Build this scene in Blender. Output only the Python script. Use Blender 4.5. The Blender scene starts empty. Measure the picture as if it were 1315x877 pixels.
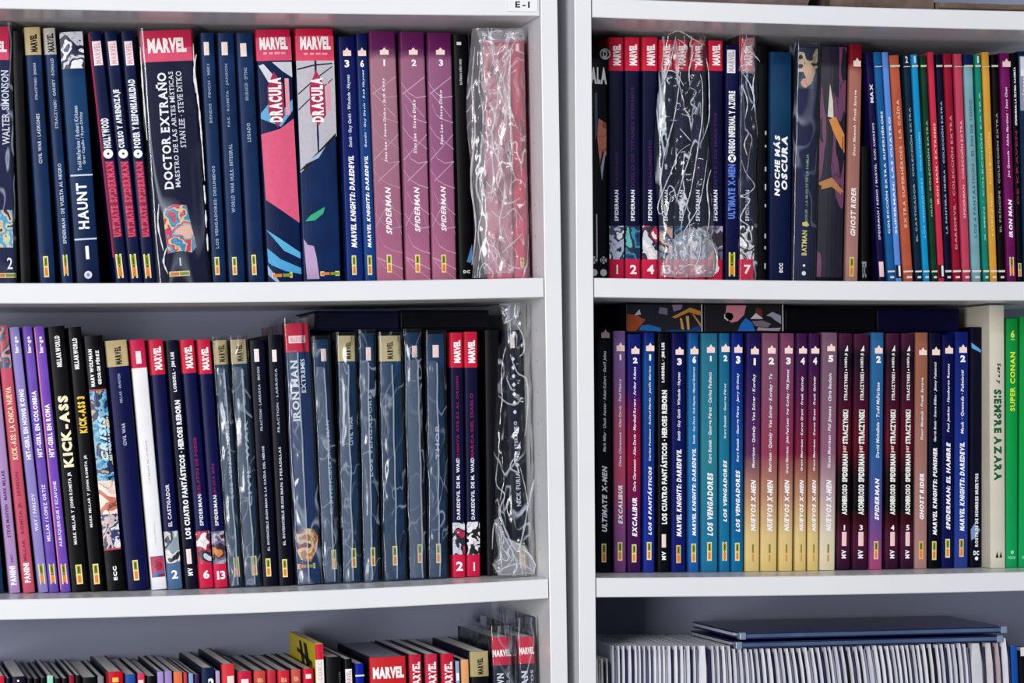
import bpy, bmesh, math, random
from mathutils import Vector, Matrix
random.seed(7)
scene = bpy.context.scene
COL = scene.collection
# ------------------------------------------------------------------ camera
PW, PH = 1315.0, 877.0
FOC, YAW, PIT, ROL = 3725.46, 0.22607, 0.00896, -0.00645
CX, CY, CZ = -0.69211, -2.85471, -0.13356
SX, SY = -1.0, 54.2
cy_, sy_, cp_, sp_ = math.cos(YAW), math.sin(YAW), math.cos(PIT), math.sin(PIT)
FW = Vector((sy_*cp_, cy_*cp_, sp_)); RT0 = Vector((cy_, -sy_, 0)); UP0 = RT0.cross(FW)
RT = RT0*math.cos(ROL)+UP0*math.sin(ROL); UP = -RT0*math.sin(ROL)+UP0*math.cos(ROL)
cam_d = bpy.data.cameras.new('camera'); cam = bpy.data.objects.new('camera', cam_d); COL.objects.link(cam)
cam_d.sensor_width = 36.0; cam_d.lens = FOC/PW*36.0
cam_d.shift_x = -SX/PW; cam_d.shift_y = SY/PW; cam_d.clip_start = 0.05
cam.matrix_world = Matrix(((RT.x, UP.x, -FW.x, CX), (RT.y, UP.y, -FW.y, CY), (RT.z, UP.z, -FW.z, CZ), (0, 0, 0, 1)))
scene.camera = cam
# ------------------------------------------------------------------ light and exposure
scene.view_settings.view_transform = 'Standard'; scene.view_settings.look = 'None'
scene.view_settings.gamma = 1.0; scene.view_settings.use_curve_mapping = False
scene.view_settings.exposure = 0.0
world = bpy.data.worlds.new('world'); scene.world = world; world.use_nodes = True
bg = world.node_tree.nodes['Background']; bg.inputs[0].default_value = (0.72, 0.84, 1.0, 1); bg.inputs[1].default_value = 0.16
def area(name, loc, aim, sx, sy, power, colr):
    l = bpy.data.lights.new(name, 'AREA'); l.shape = 'RECTANGLE'; l.size = sx; l.size_y = sy; l.energy = power; l.color = colr
    o = bpy.data.objects.new(name, l); COL.objects.link(o); o.location = loc
    d = Vector(aim)-Vector(loc); o.rotation_euler = d.to_track_quat('-Z', 'Y').to_euler()
area('window_light', (-1.9, -3.3, 0.10), (0.05, 0, -0.10), 0.8, 1.9, 128, (1.0, 0.985, 0.98))
area('ceiling_lamp_light', (0.7, -2.6, 1.15), (0.1, 0, -0.1), 1.2, 0.15, 16, (0.95, 0.97, 1.0))
# ------------------------------------------------------------------ basics
def at(x, y, Y=0.0):
    d = FW + RT*((x-PW/2-SX)/FOC) + UP*(-(y-PH/2-SY)/FOC)
    t = (Y-CY)/d.y
    return Vector((CX, CY, CZ)) + d*t
def lin(h):
    h = h.lstrip('#'); out = []
    for i in (0, 2, 4):
        c = int(h[i:i+2], 16)/255.0
        out.append(c/12.92 if c <= 0.04045 else ((c+0.055)/1.055)**2.4)
    return (*out, 1.0)
MATS = {}
def new_mat(name):
    m = bpy.data.materials.new(name); m.use_nodes = True
    nt = m.node_tree; return m, nt, nt.nodes['Principled BSDF'], nt.nodes, nt.links
def plain(hexc, rough=0.4, var=0.10, scale=60.0, coat=0.0, bump=0.0, spec=0.35):
    key = (hexc, rough, var, scale, coat, bump, spec)
    if key in MATS: return MATS[key]
    m, nt, b, N, L = new_mat('surface_'+hexc.strip('#'))
    c = lin(hexc)
    tc = N.new('ShaderNodeTexCoord'); no = N.new('ShaderNodeTexNoise'); no.inputs['Scale'].default_value = scale; no.inputs['Detail'].default_value = 5
    L.new(tc.outputs['Object'], no.inputs['Vector'])
    rp = N.new('ShaderNodeValToRGB'); rp.color_ramp.elements[0].position = 0.3; rp.color_ramp.elements[1].position = 0.72
    rp.color_ramp.elements[0].color = (c[0]*(1-var), c[1]*(1-var), c[2]*(1-var), 1)
    rp.color_ramp.elements[1].color = (min(1, c[0]*(1+var)), min(1, c[1]*(1+var)), min(1, c[2]*(1+var)), 1)
    L.new(no.outputs['Fac'], rp.inputs['Fac']); L.new(rp.outputs['Color'], b.inputs['Base Color'])
    b.inputs['Roughness'].default_value = rough; b.inputs['Coat Weight'].default_value = coat; b.inputs['Coat Roughness'].default_value = 0.12
    b.inputs['Specular IOR Level'].default_value = spec
    if bump:
        bp = N.new('ShaderNodeBump'); bp.inputs['Strength'].default_value = bump; bp.inputs['Distance'].default_value = 0.001
        L.new(no.outputs['Fac'], bp.inputs['Height']); L.new(bp.outputs['Normal'], b.inputs['Normal'])
    MATS[key] = m; return m
def cover_mat(hexc):
    c = lin(hexc); l = max(c[:3])
    return plain(hexc, 0.42, 0.28 if l < .2 else (.14 if l < .5 else .05), 38.0, 0.0, 0.0, 0.12)
def ink(hexc): return plain(hexc, 0.45, 0.05, 200.0, 0, 0, 0.2)
def grad(stops, H):
    """vertical gradient of print or painted sheen; stops = [(height fraction, hex)]"""
    m, nt, b, N, L = new_mat('print_or_sheen_gradient')
    tc = N.new('ShaderNodeTexCoord'); sp = N.new('ShaderNodeSeparateXYZ'); L.new(tc.outputs['Object'], sp.inputs[0])
    no = N.new('ShaderNodeTexNoise'); no.inputs['Scale'].default_value = 45; no.inputs['Detail'].default_value = 5; L.new(tc.outputs['Object'], no.inputs['Vector'])
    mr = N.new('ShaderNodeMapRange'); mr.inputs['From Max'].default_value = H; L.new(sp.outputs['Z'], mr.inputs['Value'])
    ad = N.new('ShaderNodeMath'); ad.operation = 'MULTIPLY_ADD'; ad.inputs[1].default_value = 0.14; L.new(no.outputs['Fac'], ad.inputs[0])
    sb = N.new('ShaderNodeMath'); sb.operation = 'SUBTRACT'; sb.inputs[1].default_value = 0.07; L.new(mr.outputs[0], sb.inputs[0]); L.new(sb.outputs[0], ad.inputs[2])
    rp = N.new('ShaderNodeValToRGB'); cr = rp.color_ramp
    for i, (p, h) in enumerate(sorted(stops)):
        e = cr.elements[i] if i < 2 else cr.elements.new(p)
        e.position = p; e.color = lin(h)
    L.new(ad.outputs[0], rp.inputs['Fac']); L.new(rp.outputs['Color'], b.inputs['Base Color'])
    b.inputs['Roughness'].default_value = 0.42; b.inputs['Specular IOR Level'].default_value = 0.12
    return m
def art(pal, scale=60.0, seed=0.0, warp=0.5, stretch=(1, 1, 1)):
    scale *= 0.5
    """printed artwork: flat irregular colour patches with ink lines, from a palette"""
    key = ('art', tuple(pal), scale, seed, warp, stretch)
    if key in MATS: return MATS[key]
    m, nt, b, N, L = new_mat('printed_artwork')
    tc = N.new('ShaderNodeTexCoord'); mp = N.new('ShaderNodeMapping'); mp.inputs['Location'].default_value = (seed, seed*0.7, seed*1.3)
    mp.inputs['Scale'].default_value = stretch; L.new(tc.outputs['Object'], mp.inputs['Vector'])
    n1 = N.new('ShaderNodeTexNoise'); n1.inputs['Scale'].default_value = scale*0.8; n1.inputs['Detail'].default_value = 3; L.new(mp.outputs[0], n1.inputs['Vector'])
    mx = N.new('ShaderNodeMixRGB'); mx.blend_type = 'LINEAR_LIGHT'; mx.inputs['Fac'].default_value = warp*0.006; L.new(mp.outputs[0], mx.inputs[1]); L.new(n1.outputs['Color'], mx.inputs[2])
    n2 = N.new('ShaderNodeTexNoise'); n2.inputs['Scale'].default_value = scale; n2.inputs['Detail'].default_value = 1.5; L.new(mx.outputs[0], n2.inputs['Vector'])
    rp = N.new('ShaderNodeValToRGB'); cr = rp.color_ramp; cr.interpolation = 'CONSTANT'; n = len(pal)
    for i, h in enumerate(pal):
        p = 0.0 if i == 0 else 0.30+0.42*i/n
        e = cr.elements[i] if i < 2 else cr.elements.new(p)
        e.position = p; e.color = lin(h)
    L.new(n2.outputs['Fac'], rp.inputs['Fac'])
    n3 = N.new('ShaderNodeTexNoise'); n3.inputs['Scale'].default_value = scale*1.6; n3.inputs['Detail'].default_value = 2; L.new(mx.outputs[0], n3.inputs['Vector'])
    r3 = N.new('ShaderNodeValToRGB'); r3.color_ramp.interpolation = 'LINEAR'
    r3.color_ramp.elements[0].position = 0.485; r3.color_ramp.elements[0].color = (1, 1, 1, 1)
    e = r3.color_ramp.elements.new(0.5); e.color = (0.02, 0.02, 0.04, 1); r3.color_ramp.elements[-1].position = 0.515; r3.color_ramp.elements[-1].color = (1, 1, 1, 1)
    L.new(n3.outputs['Fac'], r3.inputs['Fac'])
    mu = N.new('ShaderNodeMixRGB'); mu.blend_type = 'MULTIPLY'; mu.inputs['Fac'].default_value = 0.85; L.new(rp.outputs['Color'], mu.inputs[1]); L.new(r3.outputs['Color'], mu.inputs[2])
    L.new(mu.outputs[0], b.inputs['Base Color']); b.inputs['Roughness'].default_value = 0.4
    MATS[key] = m; return m
def page_mat(hexc='#d8d4cc', axis='X'):
    key = ('pages', hexc, axis)
    if key in MATS: return MATS[key]
    m, nt, b, N, L = new_mat('paper_pages')
    tc = N.new('ShaderNodeTexCoord'); mp = N.new('ShaderNodeMapping'); mp.inputs['Scale'].default_value = (2600, 9, 9); L.new(tc.outputs['Object'], mp.inputs['Vector'])
    no = N.new('ShaderNodeTexNoise'); no.inputs['Scale'].default_value = 1; no.inputs['Detail'].default_value = 3; L.new(mp.outputs[0], no.inputs['Vector'])
    rp = N.new('ShaderNodeValToRGB'); c = lin(hexc); rp.color_ramp.elements[0].color = (c[0]*0.66, c[1]*0.66, c[2]*0.72, 1); rp.color_ramp.elements[1].color = c
    rp.color_ramp.elements[0].position = 0.3; rp.color_ramp.elements[1].position = 0.6
    L.new(no.outputs['Fac'], rp.inputs['Fac']); L.new(rp.outputs['Color'], b.inputs['Base Color']); b.inputs['Roughness'].default_value = 0.85
    bp = N.new('ShaderNodeBump'); bp.inputs['Strength'].default_value = 0.5; bp.inputs['Distance'].default_value = 0.0004
    L.new(no.outputs['Fac'], bp.inputs['Height']); L.new(bp.outputs['Normal'], b.inputs['Normal'])
    MATS[key] = m; return m
def film_mat(haze=0.10, crease=0.5, scale=26.0, tint='#c9d6ea', seed=0.0, stretch=(1, 1, 0.35), bump=0.8):
    """clear plastic film: see-through, glossy, crease highlights and haze painted in as white"""
    key = ('film', haze, crease, scale, tint, seed, stretch, bump)
    if key in MATS: return MATS[key]
    m, nt, b, N, L = new_mat('clear_plastic_film')
    N.remove(b); out = [n for n in N if n.type == 'OUTPUT_MATERIAL'][0]
    tc = N.new('ShaderNodeTexCoord'); mp = N.new('ShaderNodeMapping'); mp.inputs['Scale'].default_value = stretch; mp.inputs['Location'].default_value = (seed, 0, seed*0.37)
    L.new(tc.outputs['Object'], mp.inputs['Vector'])
    no = N.new('ShaderNodeTexNoise'); no.inputs['Scale'].default_value = scale; no.inputs['Detail'].default_value = 1.0; no.inputs['Distortion'].default_value = 0.5
    L.new(mp.outputs[0], no.inputs['Vector'])
    rd = N.new('ShaderNodeValToRGB'); cr = rd.color_ramp
    cr.elements[0].position = 0.468; cr.elements[0].color = (0, 0, 0, 1); e = cr.elements.new(0.498); e.color = (1, 1, 1, 1); cr.elements[-1].position = 0.520; cr.elements[-1].color = (0, 0, 0, 1)
    L.new(no.outputs['Fac'], rd.inputs['Fac'])
    n2 = N.new('ShaderNodeTexNoise'); n2.inputs['Scale'].default_value = scale*0.5; n2.inputs['Detail'].default_value = 3; L.new(mp.outputs[0], n2.inputs['Vector'])
    r2 = N.new('ShaderNodeValToRGB'); r2.color_ramp.elements[0].position = 0.42; r2.color_ramp.elements[1].position = 0.62; L.new(n2.outputs['Fac'], r2.inputs['Fac'])
    mm = N.new('ShaderNodeMath'); mm.operation = 'MULTIPLY'; L.new(rd.outputs['Color'], mm.inputs[0]); L.new(r2.outputs['Color'], mm.inputs[1])
    bp = N.new('ShaderNodeBump'); bp.inputs['Strength'].default_value = bump; bp.inputs['Distance'].default_value = 0.004; L.new(no.outputs['Fac'], bp.inputs['Height'])
    tr = N.new('ShaderNodeBsdfTransparent'); gl = N.new('ShaderNodeBsdfGlossy'); gl.inputs['Roughness'].default_value = 0.13; L.new(bp.outputs['Normal'], gl.inputs['Normal'])
    df = N.new('ShaderNodeBsdfDiffuse'); df.inputs['Color'].default_value = lin(tint)
    fa = N.new('ShaderNodeMath'); fa.operation = 'MULTIPLY_ADD'; fa.inputs[1].default_value = crease; fa.inputs[2].default_value = haze; L.new(mm.outputs[0], fa.inputs[0])
    m1 = N.new('ShaderNodeMixShader'); L.new(fa.outputs[0], m1.inputs[0]); L.new(tr.outputs[0], m1.inputs[1]); L.new(df.outputs[0], m1.inputs[2])
    fr = N.new('ShaderNodeFresnel'); fr.inputs['IOR'].default_value = 1.5; L.new(bp.outputs['Normal'], fr.inputs['Normal'])
    m2 = N.new('ShaderNodeMixShader'); L.new(fr.outputs[0], m2.inputs[0]); L.new(m1.outputs[0], m2.inputs[1]); L.new(gl.outputs[0], m2.inputs[2])
    L.new(m2.outputs[0], out.inputs['Surface'])
    MATS[key] = m; return m

class MB:
    def __init__(s): s.v = []; s.f = []; s.mi = []
    def add(s, vs, fs, mi=0):
        n = len(s.v); s.v += [tuple(v) for v in vs]; s.f += [tuple(i+n for i in f) for f in fs]; s.mi += [mi]*len(fs)
    def box(s, a, b, mi=0):
        x0, y0, z0 = a; x1, y1, z1 = b
        s.add([(x0,y0,z0),(x1,y0,z0),(x1,y1,z0),(x0,y1,z0),(x0,y0,z1),(x1,y0,z1),(x1,y1,z1),(x0,y1,z1)],
              [(0,3,2,1),(4,5,6,7),(0,1,5,4),(1,2,6,5),(2,3,7,6),(3,0,4,7)], mi)
    def mesh(s, name, mats, smooth=False):
        me = bpy.data.meshes.new(name); me.from_pydata(s.v, [], s.f)
        for m in (mats if isinstance(mats, (list, tuple)) else [mats]): me.materials.append(m)
        if any(s.mi): me.polygons.foreach_set('material_index', s.mi)
        if smooth: me.polygons.foreach_set('use_smooth', [True]*len(s.f))
        me.update(); return me
    def build(s, name, mats, parent=None, smooth=False, bevel=0.0):
        o = bpy.data.objects.new(name, s.mesh(name, mats, smooth)); COL.objects.link(o)
        if parent: o.parent = parent
        if bevel:
            md = o.modifiers.new('bevel', 'BEVEL'); md.width = bevel; md.segments = 2; md.limit_method = 'ANGLE'
        return o
def thing(name, label, cat, loc=(0, 0, 0), roty=0.0, rotz=0.0, group=None):
    o = bpy.data.objects.new(name, None); COL.objects.link(o); o.empty_display_size = 0.02
    o.location = loc; o.rotation_euler = (0, roty, rotz); o['label'] = label; o['category'] = cat
    if group: o['group'] = group
    return o
def tag(o, label, cat, group=None):
    o['label'] = label; o['category'] = cat
    if group: o['group'] = group
# ------------------------------------------------------------------ glyphs and lettering
GL = {}
def make_glyphs():
    chars = sorted(set("ABCDEFGHIJKLMNOPQRSTUVWXYZÑÁÍÚÓÉabcdefghijklmnopqrstuvwxyzéíóá0123456789.,:·&-/!•"))
    obs = []
    for w in (0, 1, 2):
        for ch in chars:
            cu = bpy.data.curves.new('glyph', 'FONT'); cu.body = ch; cu.size = 1.0; cu.resolution_u = 2; cu.offset = (0.014, 0.034, 0.058)[w]; cu.fill_mode = 'FRONT'
            o = bpy.data.objects.new('glyph', cu); COL.objects.link(o); obs.append((ch, w, o, cu))
    dg = bpy.context.evaluated_depsgraph_get(); dg.update()
    for ch, w, o, cu in obs:
        e = o.evaluated_get(dg); me = e.to_mesh()
        if len(me.vertices):
            vs = [(v.co.x, v.co.y) for v in me.vertices]; fs = [tuple(p.vertices) for p in me.polygons]
            x0 = min(v[0] for v in vs); x1 = max(v[0] for v in vs)
            GL[(ch, w)] = ([(x-x0, y) for x, y in vs], fs, x1-x0)
        e.to_mesh_clear()
    for ch, w, o, cu in obs:
        bpy.data.objects.remove(o); bpy.data.curves.remove(cu)
make_glyphs()
SERIF = {'D':((0.12,0),(0.12,1)),'T':((.5,0),),'R':((.14,0),(.14,1),(.9,0)),'E':((.12,0),(.12,1)),'X':((.12,0),(.88,0),(.12,1),(.88,1)),
 'A':((.08,0),(.92,0)),'N':((.12,0),(.12,1),(.88,1)),'I':((.5,0),(.5,1)),'M':((.1,0),(.9,0),(.1,1),(.9,1)),'W':((.1,1),(.9,1)),'L':((.14,0),(.14,1)),
 'H':((.12,0),(.12,1),(.88,0),(.88,1)),'K':((.12,0),(.12,1),(.9,0),(.9,1)),'V':((.1,1),(.9,1)),'1':((.55,0),),'Ñ':((.12,0),(.12,1),(.88,1)),'F':((.12,0),(.12,1)),'Í':((.5,0),)}
KERN = {'RV': .13, 'AV': .17, 'VA': .17, 'AT': .12, 'TA': .12, 'LT': .1, 'AR': .03, 'MA': .05, 'KA': .08, 'VE': .05, 'YA': .12, 'AY': .12, 'WA': .12, 'AC': .05, 'RA': .05, 'PA': .1, 'LA': .02, 'AU': .05, 'TO': .05, 'RO': .03}
def layout(text, weight=0, shear=0.0, track=0.10, serif=False):
    vs, fs, x = [], [], 0.0; prev = ''
    for ch in text:
        x -= KERN.get(prev+ch, 0); prev = ch
        if ch == ' ': x += 0.32; continue
        g = GL.get((ch, weight)) or GL.get((ch.upper(), weight))
        if not g: x += 0.3; continue
        n = len(vs); vs += [(x+a+b*shear, b) for a, b in g[0]]; fs += [tuple(i+n for i in f) for f in g[1]]
        if serif and ch in SERIF:
            for sx, t in SERIF[ch]:
                cx = x+g[2]*sx; yb = 0.0 if t == 0 else 0.665; n = len(vs)
                vs += [(cx-.13, yb), (cx+.13, yb), (cx+.13, yb+.05), (cx-.13, yb+.05)]; fs.append((n, n+1, n+2, n+3))
        x += g[2]+track
    x0 = min(v[0] for v in vs); x1 = max(v[0] for v in vs); y0 = min(v[1] for v in vs); y1 = max(v[1] for v in vs)
    return [((a-x0)/(x1-x0), (b-y0)/(y1-y0)) for a, b in vs], fs
# ------------------------------------------------------------------ bookcases
TH, TZ, LZ = 0.01979, 0.26539, -0.305
YS = 0.0925
ROTL, ROTR, XR1, XR2, XL1, WIN = -0.00888, -0.00063, 0.03313, 0.05088, 0.01766, 0.76
SAG = {('L', 0): .00141, ('L', 1): .00321, ('L', 2): .0058, ('R', 0): .00273, ('R', 1): .00276, ('R', 2): .00314, ('L', 3): .003, ('R', 3): .003}
BASE = {0: TZ+TH, 1: 0.0, 2: LZ, 3: -0.61}      # z of each shelf's top face
def shelf_z(side, lev, X):
    """world height of a shelf's top face at world X"""
    a = ROTL if side == 'L' else ROTR; ox = 0 if side == 'L' else XR2
    xl = X-ox; t = (xl+WIN)/WIN if side == 'L' else xl/WIN; t = min(1, max(0, t))
    zl = BASE[lev]-SAG[(side, lev)]*4*t*(1-t)
    return -xl*math.sin(a)+zl*math.cos(a)
def laminate():
    m, nt, b, N, L = new_mat('white_laminate')
    tc = N.new('ShaderNodeTexCoord'); no = N.new('ShaderNodeTexNoise'); no.inputs['Scale'].default_value = 6; no.inputs['Detail'].default_value = 6; L.new(tc.outputs['Object'], no.inputs['Vector'])
    rp = N.new('ShaderNodeValToRGB'); rp.color_ramp.elements[0].position = .3; rp.color_ramp.elements[1].position = .7
    rp.color_ramp.elements[0].color = lin('#e3e5ea'); rp.color_ramp.elements[1].color = lin('#e9eaec'); L.new(no.outputs['Fac'], rp.inputs['Fac']); L.new(rp.outputs['Color'], b.inputs['Base Color'])
    b.inputs['Roughness'].default_value = 0.28; b.inputs['Specular IOR Level'].default_value = 0.45
    return m
LAM = laminate(); LAMB = plain('#9297ae', 0.6, 0.04, 8.0)  # back panel: bluish shade of the recess put into its colour
def shelf_mesh(x0, x1, ztop, th, sag, y0, y1):
    b = MB(); n = 24
    for i in range(n+1):
        t = i/n; x = x0+(x1-x0)*t; z = ztop-sag*4*t*(1-t)
        b.v += [(x, y0+.0008, z), (x, y1, z), (x, y1, z-th), (x, y0+.0008, z-th), (x, y0, z-th+.0008), (x, y0, z-.0008)]
    for i in range(n):
        for k in range(6):
            a = i*6+k; c = i*6+(k+1) % 6; b.f.append((a, c, c+6, a+6)); b.mi.append(0)
    b.f += [(5, 4, 3, 2, 1, 0), tuple(n*6+k for k in range(6))]; b.mi += [0, 0]
    return b
def bookcase(side, label):
    ox = 0.0 if side == 'L' else XR2
    c = thing('bookcase', label, 'bookcase', (ox, 0, 0), ROTL if side == 'L' else ROTR)
    a, d = (-WIN, 0.0) if side == 'L' else (0.0, WIN)
    tl = XL1 if side == 'L' else XR2-XR1
    ztop, zbot = 0.575, -1.565
    for x0, x1 in ((a-tl, a), (d, d+tl)):
        b = MB(); b.box((x0, 0, zbot), (x1, 0.285, ztop)); b.build('side_panel', LAM, c, bevel=.0007)
    b = MB(); b.box((a, 0.272, zbot+.01), (d, 0.277, ztop-.01)); b.build('back_panel', LAMB, c)
    g = .0012
    for lev, z in ((4, ztop), (0, BASE[0]), (1, 0.0), (2, LZ), (3, -0.61), (5, -0.92), (6, -1.23), (7, -1.53)):
        s = SAG.get((side, lev), 0.002 if lev != 4 else 0)
        shelf_mesh(a+g, d-g, z, TH, s, 0.0006, 0.2715).build('shelf', LAM, c)
    pm = plain('#aaa2aa', .7)
    x, sgn = (d, -1) if side == 'L' else (a, 1)
    for yy in (0.035,):
        for k in range(-16, 9):
            z = 0.012+k*0.032
            if any(abs(z-(bz-TH/2)) < .014 for bz in BASE.values()): continue
            h = MB(); n = 8; vs = []
            for q in range(n): t = q*2*math.pi/n; vs += [(x, yy+.0013*math.cos(t), z+.0013*math.sin(t)), (x+sgn*.0006, yy+.0013*math.cos(t), z+.0013*math.sin(t))]
            h.add(vs, [(2*q, 2*((q+1) % n), 2*((q+1) % n)+1, 2*q+1) for q in range(n)]+[tuple(2*q+1 for q in range(n))])
            h.build('pin_hole_plug', pm, c)
    return c
CASE_L = bookcase('L', 'white laminate bookcase on the left, shelf tag on its upper right corner')
CASE_R = bookcase('R', 'white laminate bookcase on the right, brown cardboard lying on its top visible shelf')
def structure():
    b = MB(); b.box((-3, 0.30, -1.62), (3, 0.36, 1.6)); o = b.build('wall_back', plain('#b9b4ac', .8, .05, 4.0)); o['kind'] = 'structure'
    b = MB(); b.box((-3, -4.5, -1.66), (3, 0.36, -1.575)); o = b.build('floor', plain('#8d857c', .5, .15, 5.0)); o['kind'] = 'structure'
structure()
# ------------------------------------------------------------------ books
class Book:
    def __init__(s, side, lev, xs, base, label, kind='paperback_book', Y=YS, D=0.168, zones=(), hard=False, zlift=0.0, group=None, gradient=None, yb=None, ps='#cfccc6', boards=None):
        xtl, xtr, xbl, xbr, yt = xs; xtl += .3; xbl += .3; xtr -= .35; xbr -= .35
        if yb is None: yb = {1: 352, 2: 730, 3: 874}[lev]
        TLp, TRp, BLp, BRp = at(xtl, yt, Y), at(xtr, yt, Y), at(xbl, yb, Y), at(xbr, yb, Y)
        mt, mb = (TLp+TRp)/2, (BLp+BRp)/2
        ang = math.atan2(mt.x-mb.x, mt.z-mb.z)
        if lev == 3 and yb == 874: ang = -0.03
        w = ((TRp.x-TLp.x)+(BRp.x-BLp.x))/2*math.cos(ang)
        X0 = mb.x
        z0 = shelf_z(side, lev, X0)
        for _ in range(3):
            X0 = mb.x-(mb.z-z0)*math.tan(ang) if lev != 3 else mt.x-(mt.z-z0)*math.tan(ang)
            z0 = max(shelf_z(side, lev, X0-w/2)-0*w, shelf_z(side, lev, X0+w/2))+abs(math.sin(ang))*w/2+.0003+zlift
        s.w, s.ang, s.Y, s.O = w, ang, Y, Vector((X0, Y, z0))
        s.H = (mt.z-z0)/math.cos(ang); s.D = D
        s.bulge = min(.0016, w*.045) if hard else min(.0007, w*.03)
        s.r = min(.0022, w*.2)
        s.root = thing(kind, label, 'book', s.O, ang, group=group)
        s.n = 0
        # cover: spine and both boards, extruded in printed zones
        th = .0022 if hard else .0009; th = min(th, w*.16)
        zs = []; mats = []
        zone_list = sorted([(max(0, s.z(y1)), min(s.H, s.z(y0)), c) for y0, y1, c in zones])
        cur = 0.0; base_m = grad(gradient, s.H) if gradient else cover_mat(base)
        for a, b_, c in zone_list:
            if a > cur+1e-5: zs.append((cur, a, base_m))
            zs.append((a, b_, cover_mat(c))); cur = b_
        if cur < s.H-1e-5: zs.append((cur, s.H, base_m))
        prof = s.profile(0.0)
        inner = s.profile(th)
        m = MB(); mlist = []
        for a, b_, mt_ in zs:
            if mt_ not in mlist: mlist.append(mt_)
            k = mlist.index(mt_); n = len(prof)
            kb = k
            if boards:
                bmt = cover_mat(boards)
                if bmt not in mlist: mlist.append(bmt)
                kb = mlist.index(bmt)
            P_ = [(x, y, a) for x, y in prof]+[(x, y, b_) for x, y in prof]
            m.add(P_, [(i, i+1, i+1+n, i+n) for i in range(1, n-2)], k); m.add(P_, [(i, i+1, i+1+n, i+n) for i in (0, n-2)], kb)
        for z, k in ((0.0, mlist.index(zs[0][2])), (s.H, mlist.index(zs[-1][2]))):
            n = len(prof); fs = [(i, i+n, i+1+n, i+1) if z == 0 else (i, i+1, i+1+n, i+n) for i in range(n-1)]
            P_ = [(x, y, z) for x, y in prof]+[(x, y, z) for x, y in inner]
            if boards: kb = mlist.index(cover_mat(boards))
            else: kb = k
            m.add(P_, fs[1:-1], k); m.add(P_, [fs[0], fs[-1]], kb)
        n = len(inner)
        m.add([(x, y, 0) for x, y in inner]+[(x, y, s.H) for x, y in inner], [(i, i+n, i+n+1, i+1) for i in range(n-1)], mlist.index(cover_mat(boards)) if boards else (mlist.index(base_m) if base_m in mlist else 0))
        m.build('cover', mlist, s.root, smooth=False)
        q = MB(); ins = (.003 if hard else .0006) if lev != 3 else .0004; g = th+.0002
        q.box((-w/2+g, .003, ins), (w/2-g, D-.002-ins, s.H-ins)); q.build('page_block', page_mat(ps), s.root)
    def profile(s, t):
        """top view outline: back of left board, round the spine, to the back of the right board"""
        w, r = s.w/2, s.r; pts = [(-w+t, s.D), (-w+t, r+.0015)]
        for k in range(3):
            a = math.pi/2*(k+.0)/3; pts.append((-w+r-(r-t)*math.cos(a) if r > t else -w+t, r-(r-t)*math.sin(a) if r > t else t))
        for k in range(-4, 5):
            x = (w-r)*k/4; pts.append((x, t-s.bl(x)))
        for k in (2, 1, 0):
            a = math.pi/2*k/3; pts.append((w-r+(r-t)*math.cos(a) if r > t else w-t, r-(r-t)*math.sin(a) if r > t else t))
        pts += [(w-t, r+.0015), (w-t, s.D)]
        return pts
    def bl(s, x):
        q = min(1, abs(x)/(s.w/2-s.r)); return s.bulge*(1-q*q)
    def surf(s, x, eps): return -s.bl(x)-eps
    def z(s, y):
        p = at_mid(s, y); return p
    def u(s, f): return (f-0.5)*s.w
    def put(s, name, pts, fs, mat, eps=.00012, label=None):
        m = MB(); m.add([(x, s.surf(x, eps), z) for x, z in pts], fs)
        o = m.build(name, mat, s.root); s.n += 1
        if label: o['label'] = label
        return o
    def rect(s, y0, y1, u0, u1, colr, name='print_or_light_panel', eps=.00012, mat=None):
        za, zb = s.z(y1), s.z(y0); pts = []; n = 6
        for k in range(n+1):
            x = s.u(u0+(u1-u0)*k/n); pts += [(x, za), (x, zb)]
        return s.put(name, pts, [(2*k, 2*k+2, 2*k+3, 2*k+1) for k in range(n)], mat or ink(colr), eps)
    def poly(s, P, colr, name='printed_shape', eps=.0002, mat=None):
        pts = [(s.u(u), s.z(y)) for u, y in P]
        # fan around centroid, subdivided
        cx = sum(p[0] for p in pts)/len(pts); cz = sum(p[1] for p in pts)/len(pts); n = len(pts)
        bm = bmesh.new(); vs = [bm.verts.new((x, 0, z)) for x, z in pts]
        try: f = bm.faces.new(vs)
        except Exception: bm.free(); return
        bmesh.ops.triangulate(bm, faces=[f]); bmesh.ops.subdivide_edges(bm, edges=bm.edges[:], cuts=2, use_grid_fill=True); bmesh.ops.triangulate(bm, faces=bm.faces[:])
        bm.verts.index_update(); P2 = [(v.co.x, v.co.z) for v in bm.verts]; F2 = [tuple(v.index for v in f.verts) for f in bm.faces]; bm.free()
        return s.put(name, P2, F2, mat or ink(colr), eps)
    def text(s, t, y0, y1, u0, u1, colr, weight=0, shear=0.0, mode='U', name='title_lettering', serif=False, eps=.0003, track=.10):
        if name == 'author_lettering' and not serif: weight = max(weight, 1)
        vs, fs = layout(t, weight, shear, track, serif)
        if len(t) == 1 and mode == 'H':
            g = GL.get((t, weight)); asp = g[2]/.7; c = (u0+u1)/2; hw = min((u1-u0)/2, asp*abs(s.z(y0)-s.z(y1))/s.w/2*1.05); u0, u1 = c-hw, c+hw
        za, zb = s.z(y1), s.z(y0); xa, xb = s.u(u0), s.u(u1); pts = []
        for a, b in vs:
            if mode == 'U': pts.append((xb-(xb-xa)*b, za+(zb-za)*a))      # reads upwards
            elif mode == 'D': pts.append((xa+(xb-xa)*b, zb-(zb-za)*a))    # reads downwards
            else: pts.append((xa+(xb-xa)*a, za+(zb-za)*b))
        return s.put(name, pts, fs, ink(colr), eps)
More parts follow.
